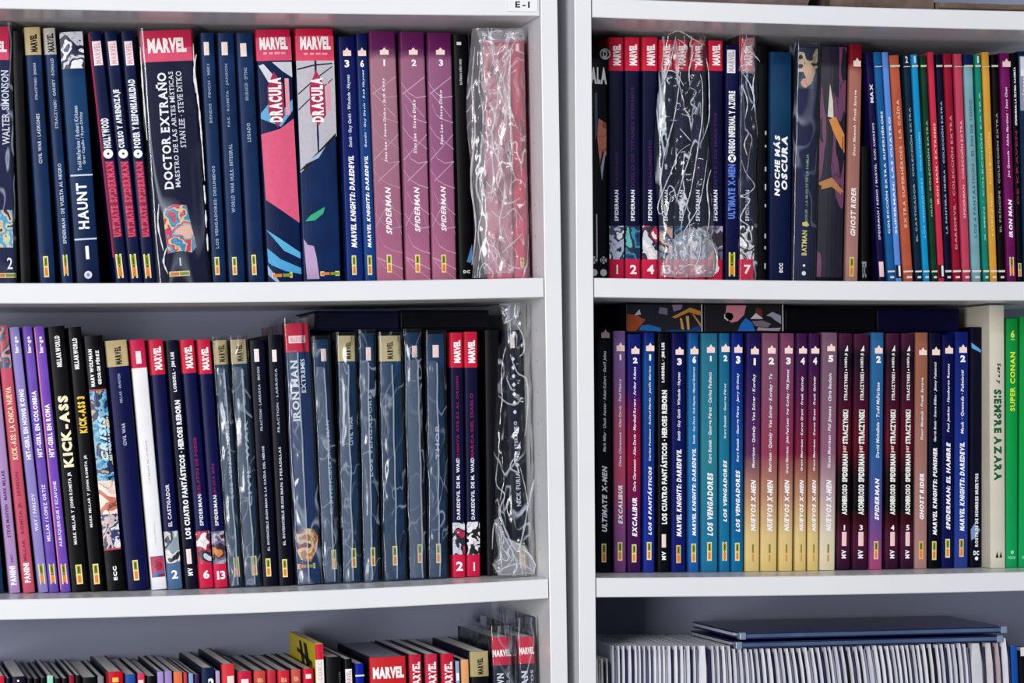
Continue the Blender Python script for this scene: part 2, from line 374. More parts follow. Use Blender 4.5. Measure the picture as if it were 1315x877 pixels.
    def disc(s, y, u, rx, colr, name='round_mark', eps=.00015):
        eps += .0008
        c = (s.u(u), s.z(y)); r = rx*s.w; n = 16
        return s.put(name, [(c[0]+r*math.cos(k*2*math.pi/n), c[1]+r*math.sin(k*2*math.pi/n)) for k in range(n)], [tuple(range(n))], ink(colr), eps)
    def badge(s, y0, y1, u=.5, wpx=6.5, frame='#efdf9a', horizontal=False, du=.0):
        """small two-tone publisher badge"""
        z0, z1 = s.z(y1), s.z(y0); hw = wpx*.00077/2; cx = s.u(u)
        f = (lambda a, b: (cx+a, b)) if not horizontal else None
        m = MB(); mats = [ink(frame), ink('#8a9a2a'), ink('#e0803a'), ink('#3c4a18')]
        def q(x0, x1, za, zb, mi, eps):
            m.add([(x0, s.surf(x0, eps), za), (x1, s.surf(x1, eps), za), (x1, s.surf(x1, eps), zb), (x0, s.surf(x0, eps), zb)], [(0, 1, 2, 3)], mi)
        if not horizontal:
            h = z1-z0; q(cx-hw, cx+hw, z0, z1, 0, .00016)
            q(cx-hw*.62, cx+hw*.62, z0+h*.52, z1-h*.06, 1, .00026); q(cx-hw*.55, cx+hw*.55, z0+h*.08, z0+h*.46, 2, .00026)
            q(cx-hw*.25, cx+hw*.25, z0+h*.58, z1-h*.12, 3, .00034)
        else:
            hl = horizontal*.00077/2; h = z1-z0; q(cx-hl, cx+hl, z0, z1, 0, .0003)
            q(cx+hl*.05, cx+hl*.93, z0+h*.2, z1-h*.2, 1, .0004); q(cx-hl*.9, cx-hl*.05, z0+h*.2, z1-h*.2, 2, .0004)
        m.build('publisher_badge', mats, s.root)
    def crown(s, y0, y1, u=.5, wpx=12, colr='#f6dcd6'):
        cx = s.u(u); hw = wpx*.00077/2; z0, z1 = s.z(y1), s.z(y0); h = z1-z0
        P = [(-1, 0), (1, 0), (1, .64), (-1, .64), (-.5, .64), (.5, .64), (.22, .82), (0, 1), (-.22, .82)]
        s.put('crown_emblem', [(cx+a*hw, z0+b*h) for a, b in P], [(0, 1, 2, 3), (4, 5, 6, 7, 8)], ink(colr), .0010)
    def whitebox(s, y0, y1, u0, u1, colr='#f7e7e4', txt='#e3b8b8'):
        s.rect(y0, y1, u0, u1, colr, 'logo_box'); s.text('MARVEL', y0+2, y1-2, u0+.15*(u1-u0), u1-.15*(u1-u0), txt, 1, name='logo_lettering')
    def marvel(s, y0, y1, u0, u1, colr='#fbf3f0'):
        s.text('MARVEL', y0, y1, u0, u1, colr, 2, name='logo_lettering', track=.02)
def at_mid(s, y):
    # height along the book of the photograph row y, on the spine plane
    X = s.O.x
    lo, hi = s.O.z-.1, s.O.z+.6
    for _ in range(30):
        m = (lo+hi)/2; xx = X+(m-s.O.z)*math.tan(s.ang)
        d = Vector((xx, s.Y, m))-Vector((CX, CY, CZ))
        py = PH/2+SY-FOC*d.dot(UP)/d.dot(FW)
        if py > y: lo = m
        else: hi = m
    return (lo-s.O.z)/math.cos(s.ang)
# ------------------------------------------------------------------ plastic
def sheet(name, fn, nu, nv, mat, parent=None):
    m = MB(); m.v = [tuple(fn(i/nu, j/nv)) for j in range(nv+1) for i in range(nu+1)]
    m.f = [(j*(nu+1)+i, j*(nu+1)+i+1, (j+1)*(nu+1)+i+1, (j+1)*(nu+1)+i) for j in range(nv) for i in range(nu)]; m.mi = [0]*len(m.f)
    return m.build(name, mat, parent, smooth=True)
from mathutils import noise as NZ
def sleeve(b, haze=.10, crease=.45, amp=.0006, flap=None, seam=None, seed=0, over=.004, top=.004, scale=30, stretch=(1, 1, .35), tint='#c9d6ea'):
    """a clear bag fitting round one book; part of the book"""
    w = b.w/2+.0012; D = b.D*.9; fm = film_mat(haze, crease, scale, tint, seed*1.7, stretch)
    L_ = [(-w, D), (-w, D*.5), (-w, .004), (-w+.0015, -.0016)] ; 
    path = [(-w, D), (-w, .01)]+[(-w+2*w*k/10, -.0022-b.bl(-w+2*w*k/10)) for k in range(11)]+[(w, .01), (w, D)]
    n = len(path)-1
    def fn(u, v):
        k = u*n; i = min(int(k), n-1); t = k-i; x = path[i][0]*(1-t)+path[i+1][0]*t; y = path[i][1]*(1-t)+path[i+1][1]*t
        z = -.0+v*(b.H+top)
        front = 1 if y < .009 else .3
        nn = NZ.noise(Vector((x*90, seed*3.1, z*22))); rr = 1-abs(NZ.noise(Vector((x*60+z*25, seed, z*30))))*2
        return (x+nn*amp*front, min(y, y-(abs(nn)*amp+max(0, rr)*amp*.8)*front), z)
    o = sheet('plastic_sleeve', fn, n, 46, fm, b.root)
    if flap:
        u0, u1, hz = flap
        fm2 = film_mat(hz, .5, 60, '#b4c4da', seed*2.3+5, (1, 1, .5))
        def f2(u, v):
            x = b.u(u0+(u1-u0)*u); z = .002+v*(b.H-.03) ; nn = NZ.noise(Vector((x*200, seed, z*60)))
            return (x, b.surf(x, .0036)-abs(nn)*.0006, z)
        sheet('folded_flap', f2, 4, 40, fm2, o)
        sm = film_mat(.42, .3, 80, '#cdd9ea', 3.0)
        def f3(u, v):
            x = b.u(u1)+(u-.5)*.0014; z = .002+v*(b.H-.032); nn = NZ.noise(Vector((4, seed*2, z*30)))
            return (x+nn*.0012, b.surf(x, .0044), z)
        sheet('seam', f3, 1, 40, sm, o)
    return o
NV, NT, BK, WH, GY = '#040a42', '#0a2750', '#040408', '#f4f4f4', '#8d9ab0'
RED, GOLD = '#c01a4a', '#b8a67c'
G1 = 'books on the upper shelf of the left bookcase'
def hc(side, lev, xs, base, label, zones=(), **k): return Book(side, lev, xs, base, label, 'hardcover_book', zones=zones, hard=True, **k)
# ================= left bookcase, upper shelf
def L1(xs, base, label, zones=(), hard=True, **k):
    return Book('L', 1, xs, base, label, 'hardcover_book' if hard else 'paperback_book', zones=zones, hard=hard, group=G1, **k)
b = L1((-52, 13, -45, 20, 34), NV, 'thick navy hardcover with red head and numeral 2, cut by the left frame edge', [(30, 77, RED), (60, 77, '#cf3f68')][:1])
b.text('MARVEL', 53, 67, .12, .93, WH, 2, mode='H', name='logo_lettering', track=.02); b.rect(67, 77, .04, .96, '#d4486c')  # lighter band: light on the red below the shelf's shadow, painted in
b.text('WALTER SIMONSON', 90, 186, .80, .95, '#dfe6f2', 0, serif=True, name='author_lettering'); b.rect(270, 318, .70, .97, '', 'cover_artwork', mat=art(['#06093a', '#e8c79a', '#4aa8d8', '#d8d8b0', '#06093a'], 140, 2))
b.text('2', 331, 346, .84, .95, WH, 0, 'H' and 0.0, 'H', 'numeral', True); b.badge(351, 357, .80, 5, horizontal=28)
sleeve(b, .02, .5, .0008, seed=1, scale=40)
b = L1((14, 29, 25, 41, 40), BK, 'black unmarked book between the cut-off thick navy hardcover and the first gold-topped book', hard=False)
b = L1((30.5, 52, 50, 71.5, 35), NT, 'navy hardcover with a tan gold head, wider of the pair on the upper left shelf', [(30, 70.5, GOLD)])
b.text('MARVEL', 44, 67, .33, .75, '#141414', 2, name='logo_lettering', track=.02); b.text('STRACZYNSKI · JENKINS', 81, 128, .42, .62, '#aab4c8', 0, name='author_lettering'); b.text('CIVIL WAR : LADRONES', 146, 210, .40, .62, '#b9c2d2', 1); b.badge(329, 356, .45)
b = L1((55, 71.5, 78, 93.5, 36), NT, 'slim navy hardcover with a pale grey-gold head beside the wider gold-headed one', [(30, 70, '#b3aea4')])
b.text('MARVEL', 43, 67, .25, .80, '#1b1b20', 2, name='logo_lettering', track=.02); b.text('STRACZYNSKI · GARNEY · RONALD', 75, 165, .40, .66, '#a9b5c9', 0, name='author_lettering'); b.text('SPIDERMAN : DE VUELTA AL NEGRO', 210, 313, .38, .68, '#b9c6da', 1); b.badge(327, 354, .45, 6)
b = L1((75.5, 106.5, 97, 129, 41), NT, 'thick navy book with stark black-and-white art at its head and numeral 1 below', gradient=[(0, '#07163c'), (.3, '#04234c'), (.6, '#0b3560'), (.8, '#0c3a66'), (.93, '#0a1438')])
b.rect(41, 88, .02, .98, '', 'cover_artwork', mat=art(['#e6e8ec', '#0b1034', '#c9ccd6', '#101540', '#e9eaee', '#3a4870'], 95, 4, 1.4))
b.text('Todd McFarlane | Robert Kirkman'.replace('|', '/'), 136, 219, .38, .55, '#b4c0d4', 0, name='author_lettering'); b.text('Greg Capullo / Ryan Ottley', 144, 211, .60, .76, '#b4c0d4', 0, name='author_lettering')
b.rect(224, 226, .06, .98, '#c9d2e2', 'rule_line'); b.rect(306, 308, .04, .97, '#c9d2e2', 'rule_line'); b.text('HAUNT', 235, 294, .25, .70, WH, 1)
b.text('1', 316, 333, .40, .66, WH, 1, 0.0, 'H', 'numeral'); b.disc(353, .50, .165, '#dfe3ee'); b.disc(353, .50, .07, '#8f98b4', eps=.0003)
# three slim series volumes
UL = [((112, 130.5, 147, 165), 'HOLLYWOOD', 150, 190, 'slim navy volume with red lettering, leftmost of the three beside the 1 volume', '#a01840'),
      ((132.3, 151, 166, 182.5), 'CURSO Y APRENDIZAJE', 113, 190, 'slim navy volume with red lettering, middle of the three leaning left', None),
      ((153.5, 171.5, 184, 199), 'PODER Y RESPONSABILIDAD', 100, 190, 'slim navy volume with red lettering, rightmost of three, touching the thick caped-figure hardcover', None)]
for xs, t, ya, yb_, lab, edge in UL:
    lab = lab.replace('caped-figure', 'red-headed')
    b = L1((*xs, 40), '#04123c', lab, hard=False)
    if edge: b.rect(42, 330, .0, .12, edge, 'red_edge_stripe')
    b.whitebox(53, 84, .22, .86, '#f1dfe4', '#d9a9b4'); b.text(t, ya+2, yb_, .22, .80, '#e9ecf4', 2); b.disc(197.5, .50, .36, WH); b.disc(197.5, .50, .09, '#222238', 'centre_mark', .0004)
    b.text('ULTIMATE', 264, 304, .25, .80, '#d9486e', 2, name='series_lettering'); b.text('SPIDERMAN', 208, 260, .25, .80, '#d9486e', 2, name='series_lettering'); b.rect(207, 304.5, .2, .84, '#86203f', 'series_panel'); b.badge(326, 357, .42, 8)
b = L1((178, 248.5, 201, 268, 39), '#03062e', 'very thick navy hardcover with red head, white serif title and numeral 1, in plastic', [(30, 79, RED)])
b.rect(61, 79, .01, .99, '#d64e70'); b.text('MARVEL', 49, 68, .13, .86, WH, 2, mode='H', name='logo_lettering', track=.02)  # paler lower head paints in the lit part under the shelf shadow
b.text('DOCTOR EXTRAÑO', 93, 243, .23, .44, '#eef1f6', 1, serif=True); b.text('MAESTRO DE LAS ARTES MÍSTICAS', 92, 241, .46, .57, '#dfe4ee', 0, serif=True, name='subtitle_lettering'); b.text('STAN LEE · STEVE DITKO', 92, 190, .62, .73, '#dfe4ee', 0, serif=True, name='author_lettering')
P = [(.20, 268), (.40, 262), (.66, 264), (.72, 290), (.80, 318), (.70, 325), (.50, 322), (.24, 325), (.28, 300)]
b.poly(P, '', 'cover_artwork', mat=art(['#c93a5c', '#2fa0d0', '#1c86b8', '#e0c890', '#c8325a', '#3aa8d8', '#e6b8a0'], 130, 11, 1.2))
b.text('1', 331, 341, .42, .52, WH, 1, 0.0, 'H', 'numeral', True); b.badge(348, 354.5, .44, 6, horizontal=27)
DOC = b; sleeve(b, .004, .5, .0011, seed=3, scale=22, stretch=(1, 1, .15), top=.003)
for xs, t1, ya, yb_, t2, yc, yd, wy, lab in (
  ((256.5, 275, 272, 291), 'BENDIS · FINCH · MIKI', 82, 158, 'LOS VENGADORES: DESUNIDOS', 213, 319, 54, 'dark teal-navy hardcover directly right of the thick red-headed one in plastic'),
  ((278.5, 300.5, 293, 315.5), 'PAK · ROMITA · JANSON', 82, 163, 'WORLD WAR HULK: INTEGRAL', 185, 273, 54, 'dark teal-navy hardcover, second of three plain ones with a small white tab'),
  ((303, 324, 317.5, 341), 'BRUBAKER · EPTING', 87, 129, 'LEGADO', 158, 182, 55.5, 'deep navy hardcover, third plain one with white tab, left of the pink-splashed spine')):
    b = L1((*xs, 42), NT, lab); b.rect(wy, wy+17, .22, .58, '#ecdcd8', 'logo_box'); b.text(t1, ya, yb_, .36, .56, '#7e94ac', 0, name='author_lettering'); b.text(t2, yc, yd, .36, .58, '#8fa6be', 1); b.badge(330 if xs[0] < 300 else 327, 353, .38, 6)
# two comic-art spines
b = L1((326.5, 374, 344, 387.8, 38), '#041a44', 'thick spine with red head and a large flat pink field, blue streaks at its foot', [(30, 78, '#b91545')])
b.rect(48, 78, .0, 1, '#d2466a'); b.text('MARVEL', 48, 64, .10, .90, WH, 2, mode='H', name='logo_lettering', track=.02); b.rect(67, 70, .08, .95, '#e8a0a8', 'rule_line')  # lighter red rectangle: head lit below the shelf's shadow, put in colour
b.poly([(.42, 80), (.99, 80), (.99, 100), (.72, 92)], '#c4c8d2'); b.poly([(.04, 84), (.18, 82), (.5, 100), (.45, 112), (.3, 106)], '#ccd0d8')
b.poly([(.04, 145), (.3, 132), (.5, 150), (.96, 128), (.96, 142), (.6, 163), (.04, 152)], '#5fa3cf')
b.poly([(.02, 172), (.55, 166), (.97, 153), (.99, 287), (.06, 256)], '#d8587c'); b.poly([(.02, 294), (.97, 325), (.97, 333), (.5, 322)], '#56acd6'); b.poly([(.03, 318), (.4, 333), (.97, 345), (.97, 353), (.5, 348), (.14, 340), (.04, 336)], '#4a9fd0')
b.poly([(.02, 340), (.34, 362), (.24, 362), (.02, 352)], '#9dbbe0')
b.text('DRACULA', 100, 157, .28, .66, '#f6eeee', 2, name='title_lettering', eps=.0006); b.poly([(.26, 112), (.45, 92), (.70, 108), (.72, 148), (.50, 164), (.26, 146)], '#a02048', 'title_panel', .0003); b.rect(101, 148, .76, .88, '#e29aa4', 'subtitle_panel', .0003); b.badge(350, 357, .42, 6, horizontal=27)
b = L1((377.5, 429, 390, 437.5, 37), '#062350', 'thick spine with red head, pale grey upper half over navy, small green leaf shape', [(30, 78, '#c01238')])
b.rect(46, 78, .0, 1, '#d44062'); b.text('MARVEL', 47, 64, .12, .92, WH, 2, mode='H', name='logo_lettering', track=.02); b.rect(68, 70.5, .14, .95, '#f0a0a8', 'rule_line')  # lit lower head beneath the shelf shadow, painted as a lighter red
b.poly([(.0, 78), (1, 78), (1, 175), (.02, 222)], '#b9b6c0', 'pale_field'); b.poly([(.02, 218), (.98, 171), (.98, 176), (.1, 222)], '#05081c', eps=.0003); b.poly([(.1, 212), (.6, 193), (.7, 188), (.5, 203)], '#9fb6d0', eps=.0004)
for k, (ya, yb_) in enumerate(((88, 81), (120, 84), (140, 100))): b.poly([(.02, ya), (.5, (ya+yb_)/2-2), (.97, yb_), (.97, yb_+1.4), (.5, (ya+yb_)/2), (.02, ya+2)], '#0c0c20', 'ink_line', .0003)
b.poly([(.10, 284), (.25, 276), (.62, 266), (.58, 274), (.35, 283)], '#2fa878', 'green_leaf_shape'); b.poly([(.04, 306), (.14, 314), (.3, 316), (.36, 330), (.42, 358), (.10, 358)], '#b79cc0', 'violet_shape')
b.text('DRACULA', 100, 157, .36, .68, '#f6eeee', 2, name='title_lettering', eps=.0006); b.poly([(.32, 112), (.50, 90), (.72, 110), (.74, 148), (.52, 162), (.32, 146)], '#a82850', 'title_panel', .0003); b.rect(106, 143, .78, .87, '#e29aa4', 'subtitle_panel', .0003); b.badge(348.5, 354.5, .70, 6, horizontal=26)
MKD = [(1, (433, 457, 445.5, 467), '3', '#04145a', 'navy-blue spine with white numeral 3 on the upper left shelf', 47), (1, (456.5, 471.5, 468, 484), '6', '#0c3a78', 'slim mid-blue spine with white numeral 6 on the upper left shelf', 43)]
for lev, xs, n, c, lab, yt in MKD:
    b = L1((*xs, yt), c, lab, hard=False, gradient=[(0, '#0d3f80' if n == '6' else '#082c70'), (.6, c), (1, '#040c48')]); b.crown(61, 72, .48, 11); b.text(n, 77, 86.5, .30, .62, WH, 1, 0.0, 'H', 'numeral')
    b.text('Smith · Guy Gaith · Winslade · Haynes' if n == '3' else 'Bendis · Guy Davis · Rob Haynes', 96 if n == '3' else 90, 189, .40, .64, '#c6d4ea', 0, .2, name='author_lettering'); b.text('MARVEL KNIGHTS: DAREDEVIL', 200, 318, .34, .66, '#f2f4fa', 2, .25); b.badge(328, 353, .45, 6)
SPC = [('1', (473, 508, 484, 518.5), 40, '#a07082', 'Stan Lee · Steve Ditko · Jack Kirby', 100, 208, 'dusty mauve-pink wide spine with white numeral 1', 240, 301),
       ('2', (512.5, 545.5, 521.5, 553.5), 41, '#96607e', 'Stan Lee · Steve Ditko', 128, 197, 'mauve spine with pale web lines and white numeral 2', 240, 298),
       ('3', (548.5, 579.5, 555, 587), 42, '#90597e', 'Stan Lee · Steve Ditko', 116, 186, 'mauve spine with pale web lines and white numeral 3, beside a black spine', 239, 297)]
for n, xs, yt, c, au, ya, yb_, lab, yc, yd in SPC:
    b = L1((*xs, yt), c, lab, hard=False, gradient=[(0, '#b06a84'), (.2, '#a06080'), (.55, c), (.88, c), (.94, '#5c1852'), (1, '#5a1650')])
    lc = '#b79aac' if n == '1' else '#c39ab8'
    for k in range(9):
        y0 = 105+k*28; a = .12 if k % 2 else .0
        P = [(a, y0), (.3, y0+14), (.6, y0+20), (.99, y0+18+6*(k % 3))]
        b.poly(P+[(u, y+(1.3 if n != '1' else .8)) for u, y in reversed(P)], lc, 'web_line')
    for x0, y0, x1, y1 in ((.02, 205, .98, 172), (.15, 232, .98, 207), (.02, 290, .6, 255), (.6, 255, .98, 300), (.05, 120, .95, 98), (.05, 330, .98, 345), (.1, 118, .9, 150)):
        b.poly([(x0, y0), (x1, y1), (x1, y1+1.6), (x0, y0+1.6)], lc, 'web_line')
    b.crown(61, 70.5, .55 if n == '1' else .52, 12, '#fbe4dc'); b.text(n, 76.5, 85, .44, .64, WH, 1, 0.0, 'H', 'numeral'); b.text(au, ya, yb_, .43, .56, '#efe3ea', 0, .2, name='author_lettering'); b.text('SPIDERMAN', yc, yd, .40, .62, '#fbf2f4', 1, .25); b.badge(327, 350, .47, 6.5)
b = L1((581.5, 600, 588.5, 609, 44), BK, 'black spine with tiny white marks and a small blue shape near its foot', hard=True)
b.rect(54, 58, .25, .55, '#d8dce4', 'logo_mark'); b.text('BATMAN AÑO UNO', 76, 109, .35, .55, '#c4c8d2', 0, name='author_lettering'); b.poly([(.55, 336), (.95, 313), (.95, 333), (.8, 338)], '#4f86b8', 'blue_shape'); b.text('DC', 347, 351, .3, .75, WH, 2, 0.0, 'H', 'logo_lettering')
b = L1((600.5, 605, 609.5, 613.5, 46), '#05071c', 'black book inside the crumpled clear bag, left of the thick crimson one')
b = L1((620.5, 654, 627, 659, 51), '#b42a55', 'thick crimson book under crumpled clear plastic on the upper left shelf', gradient=[(0, '#c44468'), (.5, '#b02850'), (1, '#ba2c54')], Y=.048, boards='#07081e')
b = L1((655.5, 673, 660, 680, 49), '#b4173f', 'crimson spine at the right end of the upper left shelf, small yellow badge below', gradient=[(0, '#bc2a50'), (.6, '#b2143c'), (1, '#a80f34')], Y=.048)
b.text('COMPENDIO UNIVERSAL DEL CÓMIC', 162, 225, .52, .66, '#dca9b4', 0, name='author_lettering'); b.poly([(.25, 262), (.8, 262), (.4, 268)], '#f0dfe4', 'white_mark'); b.badge(331, 344, .55, 5); b.rect(56, 66, .35, .6, '#e8bcc4', 'logo_box')
# ================= generic plastic bundle
def bag(name, label, P, Y, yb, yt, amp, mat, group=None, depth=.12, cat='plastic bag', nu=26, nv=60, seed=0, gathers=0.0, D0=0.0):
    """crumpled clear bag bulging in front of and around several books; P(v) -> (x left px, x right px)"""
    depth = .0001; Y -= .0022
    org = at((P(0)[0]+P(0)[1])/2, yb, Y); root = thing(name, label, cat, (org.x, Y, org.z), group=group)
    def fn(u, v):
        y = yb+(yt-yb)*v; xl, xr = P(v)
        e = .16
        if u < e: x = xl; dep = (1-u/e)*depth
        elif u > 1-e: x = xr; dep = (1-(1-u)/e)*depth
        else: x = xl+(xr-xl)*(u-e)/(1-2*e); dep = 0
        p = at(x, y, Y); q = Vector((p.x, Y+dep, p.z))
        uu = (u-e)/(1-2*e)
        f = 1 if dep == 0 else .0
        n1 = NZ.noise(Vector((q.x*45+q.z*18, seed, q.z*14))); n2 = 1-2*abs(NZ.noise(Vector((q.x*80-q.z*35, seed+4, q.z*26))))
        n3 = 1-2*abs(NZ.noise(Vector((q.x*30+q.z*60, seed+9, q.z*20))))
        q.y -= f*(.0025+amp*(.6*abs(n1)+.7*max(0, n2)+.5*max(0, n3))*min(1, 6*uu, 6*(1-uu))+D0)
        if f: q.x += n1*amp*.5
        return q-Vector((org.x, Y, org.z))
    o = sheet('film', fn, nu, nv, mat, root); return root
BAG1 = bag('crumpled_plastic_bag', 'large crumpled clear bag round dark and crimson books, right end of upper left shelf', lambda v: (606-3*v+5*math.sin(v*7), 680.5-8*v), .044, 357, 37, .0045, film_mat(.14, .75, 60, '#e6e3ec', 2.0, (1, 1, .45), 1.0), seed=3, depth=.10)
# ================= left bookcase, middle shelf
G2 = 'books on the middle shelf of the left bookcase'
def L2(xs, base, label, zones=(), hard=True, **k):
    return Book('L', 2, xs, base, label, 'hardcover_book' if hard else 'paperback_book', zones=zones, hard=hard, group=G2, **k)
b = L2((-38, -24, -14, 4, 424), '#0c2e50', 'dark teal spine at the left frame edge on the middle left shelf', hard=False)
b = L2((-21, -7, 8.5, 24, 420), '#a98abc', 'pale lilac spine with small dark lettering, left of the pink-red spine', hard=False)
b.text('STEVE McNIVEN · MARK MILLAR', 604, 690, .3, .62, '#4c3068', 0, name='author_lettering'); b.text('NEMESIS', 712, 723, .4, .6, '#5a3c78', 0, name='subtitle_lettering'); b.text('PANINI', 727, 751, .2, .75, WH, 2, name='logo_lettering')
b = L2((-5, 10, 26, 43, 418), '#c05068', 'pink-red spine with yellow title and small artwork at its head', hard=False)
b.rect(420, 473, .05, .95, '', 'cover_artwork', mat=art(['#b84858', '#3a5a78', '#c98a80', '#22304c', '#b84858'], 110, 21)); b.text('KICK-ASS: LA CHICA NUEVA', 497, 590, .25, .72, '#f2dcae', 1); b.text('MILLAR · ROMITA JR · JANSON', 606, 720, .3, .65, '#8a2440', 0, name='author_lettering'); b.text('PANINI', 723, 748, .22, .72, WH, 2, name='logo_lettering')
for xs, c, ty, t, au, lab, edge in (
  ((11, 25.5, 46.5, 59, 420), '#8b80c0', (500, 590), 'HIT-GIRL EN HONG KONG', ('WAY / PARLOV', 634, 682), 'pale lavender spine, leftmost of three similar purple ones', None),
  ((28, 41.5, 60, 73, 419), '#6a4cae', (502, 587), 'HIT-GIRL EN COLOMBIA', ('MILLAR / LOPEZ ORTIZ', 622, 695), 'mid-purple spine, second of three similar purple ones', None),
  ((43, 57, 74.5, 88.5, 419), '#7046b4', (519, 587), 'HIT-GIRL EN ROMA', ('ALBUQUERQUE / SCAVONE', 618, 702), 'bright purple spine with a pink left edge, beside the black cream-lettered one', '#d87aa0')):
    b = L2(xs, c, lab, hard=False)
    if edge: b.rect(420, 757, .0, .12, edge, 'pink_edge_stripe')
    b.text('Image', 432, 453, .30, .78, WH, 2, name='logo_lettering'); b.text(t, *ty, .25, .75, '#f0eef8', 2); b.text(au[0], au[1], au[2], .32, .68, '#e6e0f4', 0, name='author_lettering'); b.badge(724, 750, .5, 7)
b = L2((59.5, 84, 89.5, 111.5, 419), BK, 'thick black spine with large cream lettering beside the purple spines', hard=False)
b.text('MILLARWORLD', 431, 471, .35, .65, WH, 2, name='logo_lettering'); b.text('KICK-ASS', 508, 600, .22, .80, '#f2ecc8', 2); b.text('MARK MILLAR Y JOHN ROMITA JR', 606, 699, .38, .62, '#e6e6ea', 1, name='author_lettering'); b.badge(725, 750, .52, 8)
b = L2((86, 104.5, 113, 132, 420), BK, 'black spine with yellow title panel, right of the cream-lettered one', hard=False)
b.text('MILLARWORLD', 434, 474, .28, .62, WH, 2, name='logo_lettering'); b.text('KICK-ASS 3', 509, 556, .25, .80, '#f0c94c', 2); b.text('MARK MILLAR Y JOHN ROMITA JR', 584, 677, .38, .62, '#e6e6ea', 1, name='author_lettering'); b.badge(724, 750, .52, 7.5)
b = L2((106.5, 131.5, 134, 159.5, 431), BK, 'thick black spine with colourful art panels and slanted pale-blue title', hard=True)
b.text('MARV WOLFMAN', 448, 496, .18, .38, WH, 2, name='author_lettering'); b.text('GEORGE PÉREZ', 450, 494, .52, .74, WH, 2, name='author_lettering')
b.rect(501, 617, .06, .94, '', 'cover_artwork', mat=art(['#0a1440', '#2f86b8', '#7fb6cc', '#10265c', '#b8a878', '#0c1a48'], 120, 33, 1.5)); b.rect(617, 660, .06, .94, '', 'cover_artwork', mat=art(['#ecdcd0', '#e8cabb', '#f0e2d8', '#c9705c', '#ecdcd0'], 60, 40, 1.0)); b.rect(660, 704, .06, .94, '', 'cover_artwork', mat=art(['#e8e8ec', '#30386a', '#d0b8b8', '#1a2250', '#e6e6ee'], 160, 44, 1.5))
b.rect(704, 706, .06, .94, '#c04050', 'rule_line'); b.rect(500, 502, .06, .94, '#c8506a', 'rule_line'); b.text('CRISIS', 534, 592, .36, .74, '#bfe6f6', 2, .25, eps=.0006); b.text('EN TIERRAS INFINITAS', 536, 592, .80, .9, '#e8f0f6', 1, name='subtitle_lettering', eps=.0006); b.text('ECC', 727, 745, .42, .62, WH, 2, name='logo_lettering')
b = L2((134.5, 163.5, 161.5, 189.5, 437), NV, 'thick navy spine with tan gold head, between the art-panel spine and the white one', [(430, 470.5, GOLD)])
b.text('MARVEL', 445, 468, .38, .68, '#161616', 2, name='logo_lettering'); b.text('MILLAR · McNIVEN', 480, 517, .42, .54, '#8e9cc0', 0, name='author_lettering'); b.text('CIVIL WAR', 543, 572, .40, .56, '#b0bcd4', 1); b.badge(719, 745, .45, 7)
b = L2((166, 186, 192, 213, 436), '#e9e9ed', 'white spine with crimson head on the middle left shelf', [(430, 472.5, '#c01e4a')])
b.rect(451, 467, .32, .66, '#f4dfe2', 'logo_box'); b.text('LO MEJOR DE LO MEJOR', 565, 620, .44, .56, '#c39aa4', 0); b.text('COLECCIONABLE', 672, 700, .48, .56, '#b4b8c4', 0, name='subtitle_lettering'); b.rect(714, 741, .08, .94, '', 'cover_artwork', mat=art(['#a01a40', '#c02a58', '#3a6aa8', '#801838', '#c03060'], 90, 51))
def series_red(sd, lev, f, xs, label, head, box, title, red, white, artp, foot, num, numy, footc='#c81c46', headc='#c41c3c', pal=None, seed=0, base=NV, redc='#8a1450'):
    b = f(xs, base, label, [(head[0]-9, head[1], headc)]+[(foot[0], foot[1]+20, footc)])
    b.text('MARVEL', box[0], box[1], .28, .80, '#faf2f2', 2, name='logo_lettering', track=.0)
    if red: b.text(red[0], red[1], red[2], .38, .60, redc, 1, name='subtitle_lettering')
    b.text(white[0], white[1], white[2], .36, .62, '#e4e6f0', 1)
    b.rect(artp[0], artp[1], .02, .97, '', 'cover_artwork', mat=art(pal, 130, seed, 1.3)); b.text(num, *numy, .2, .85, WH, 1, 0.0, 'H', 'numeral', True)
    return b
PAL = {'w': ['#e8e8ee', '#26305a', '#b8c4d8', '#10183c', '#eceef2'], 'r': ['#eceaea', '#b02040', '#1a1a30', '#c8ccd4', '#e8e4e4'], 'o': ['#d07a3c', '#201820', '#6a5a80', '#a8a4b4', '#302030'], 't': ['#08184a', '#0a3a6a', '#2a8aa0', '#0a1440', '#5ab8b0'], 'g': ['#c8c4bc', '#20304c', '#8a9aa8', '#e0dcd4', '#1a2038'], 'k': ['#e8e6ec', '#08080c', '#e6e4ea', '#0a0a10', '#eceaf0'], 'p': ['#c9a090', '#3a3a58', '#8890a8', '#e0c0b0', '#28284a']}
series_red('L', 2, L2, (190.5, 209.5, 213, 233.5, 436), 'navy spine with red head and slate-blue foot numbered 2', (436, 481), (445, 475), '', None, ('EL CASTIGADOR', 622, 676), (682, 723), (723, 757), '2', (732, 743), footc='#4a6890', pal=PAL['g'], seed=3)
b = L2((212, 228, 235, 253, 437), '#050822', 'black-navy spine with tall condensed white title, between two red-headed spines', hard=False)
b.text('LOBDELL · JIM LEE', 452, 503, .35, .68, '#e0e4ee', 2, name='author_lettering'); b.text('LOS CUATRO FANTÁSTICOS · HEROES REBORN', 514, 692, .26, .80, '#eef0f6', 2, track=.05); b.rect(705, 724, .3, .68, '#f2dcd8', 'logo_box'); b.text('MV', 729, 739, .3, .7, WH, 2, name='logo_lettering')
series_red('L', 2, L2, (230.5, 249.5, 254, 273.5, 436), 'navy spine with red head and red foot numbered 6', (436, 479), (444, 473), '', ('RELATOS DE PODER', 561, 634), ('SPIDERMAN', 635, 675), (682, 724), (724, 757), '6', (732, 743), pal=PAL['r'], seed=5)
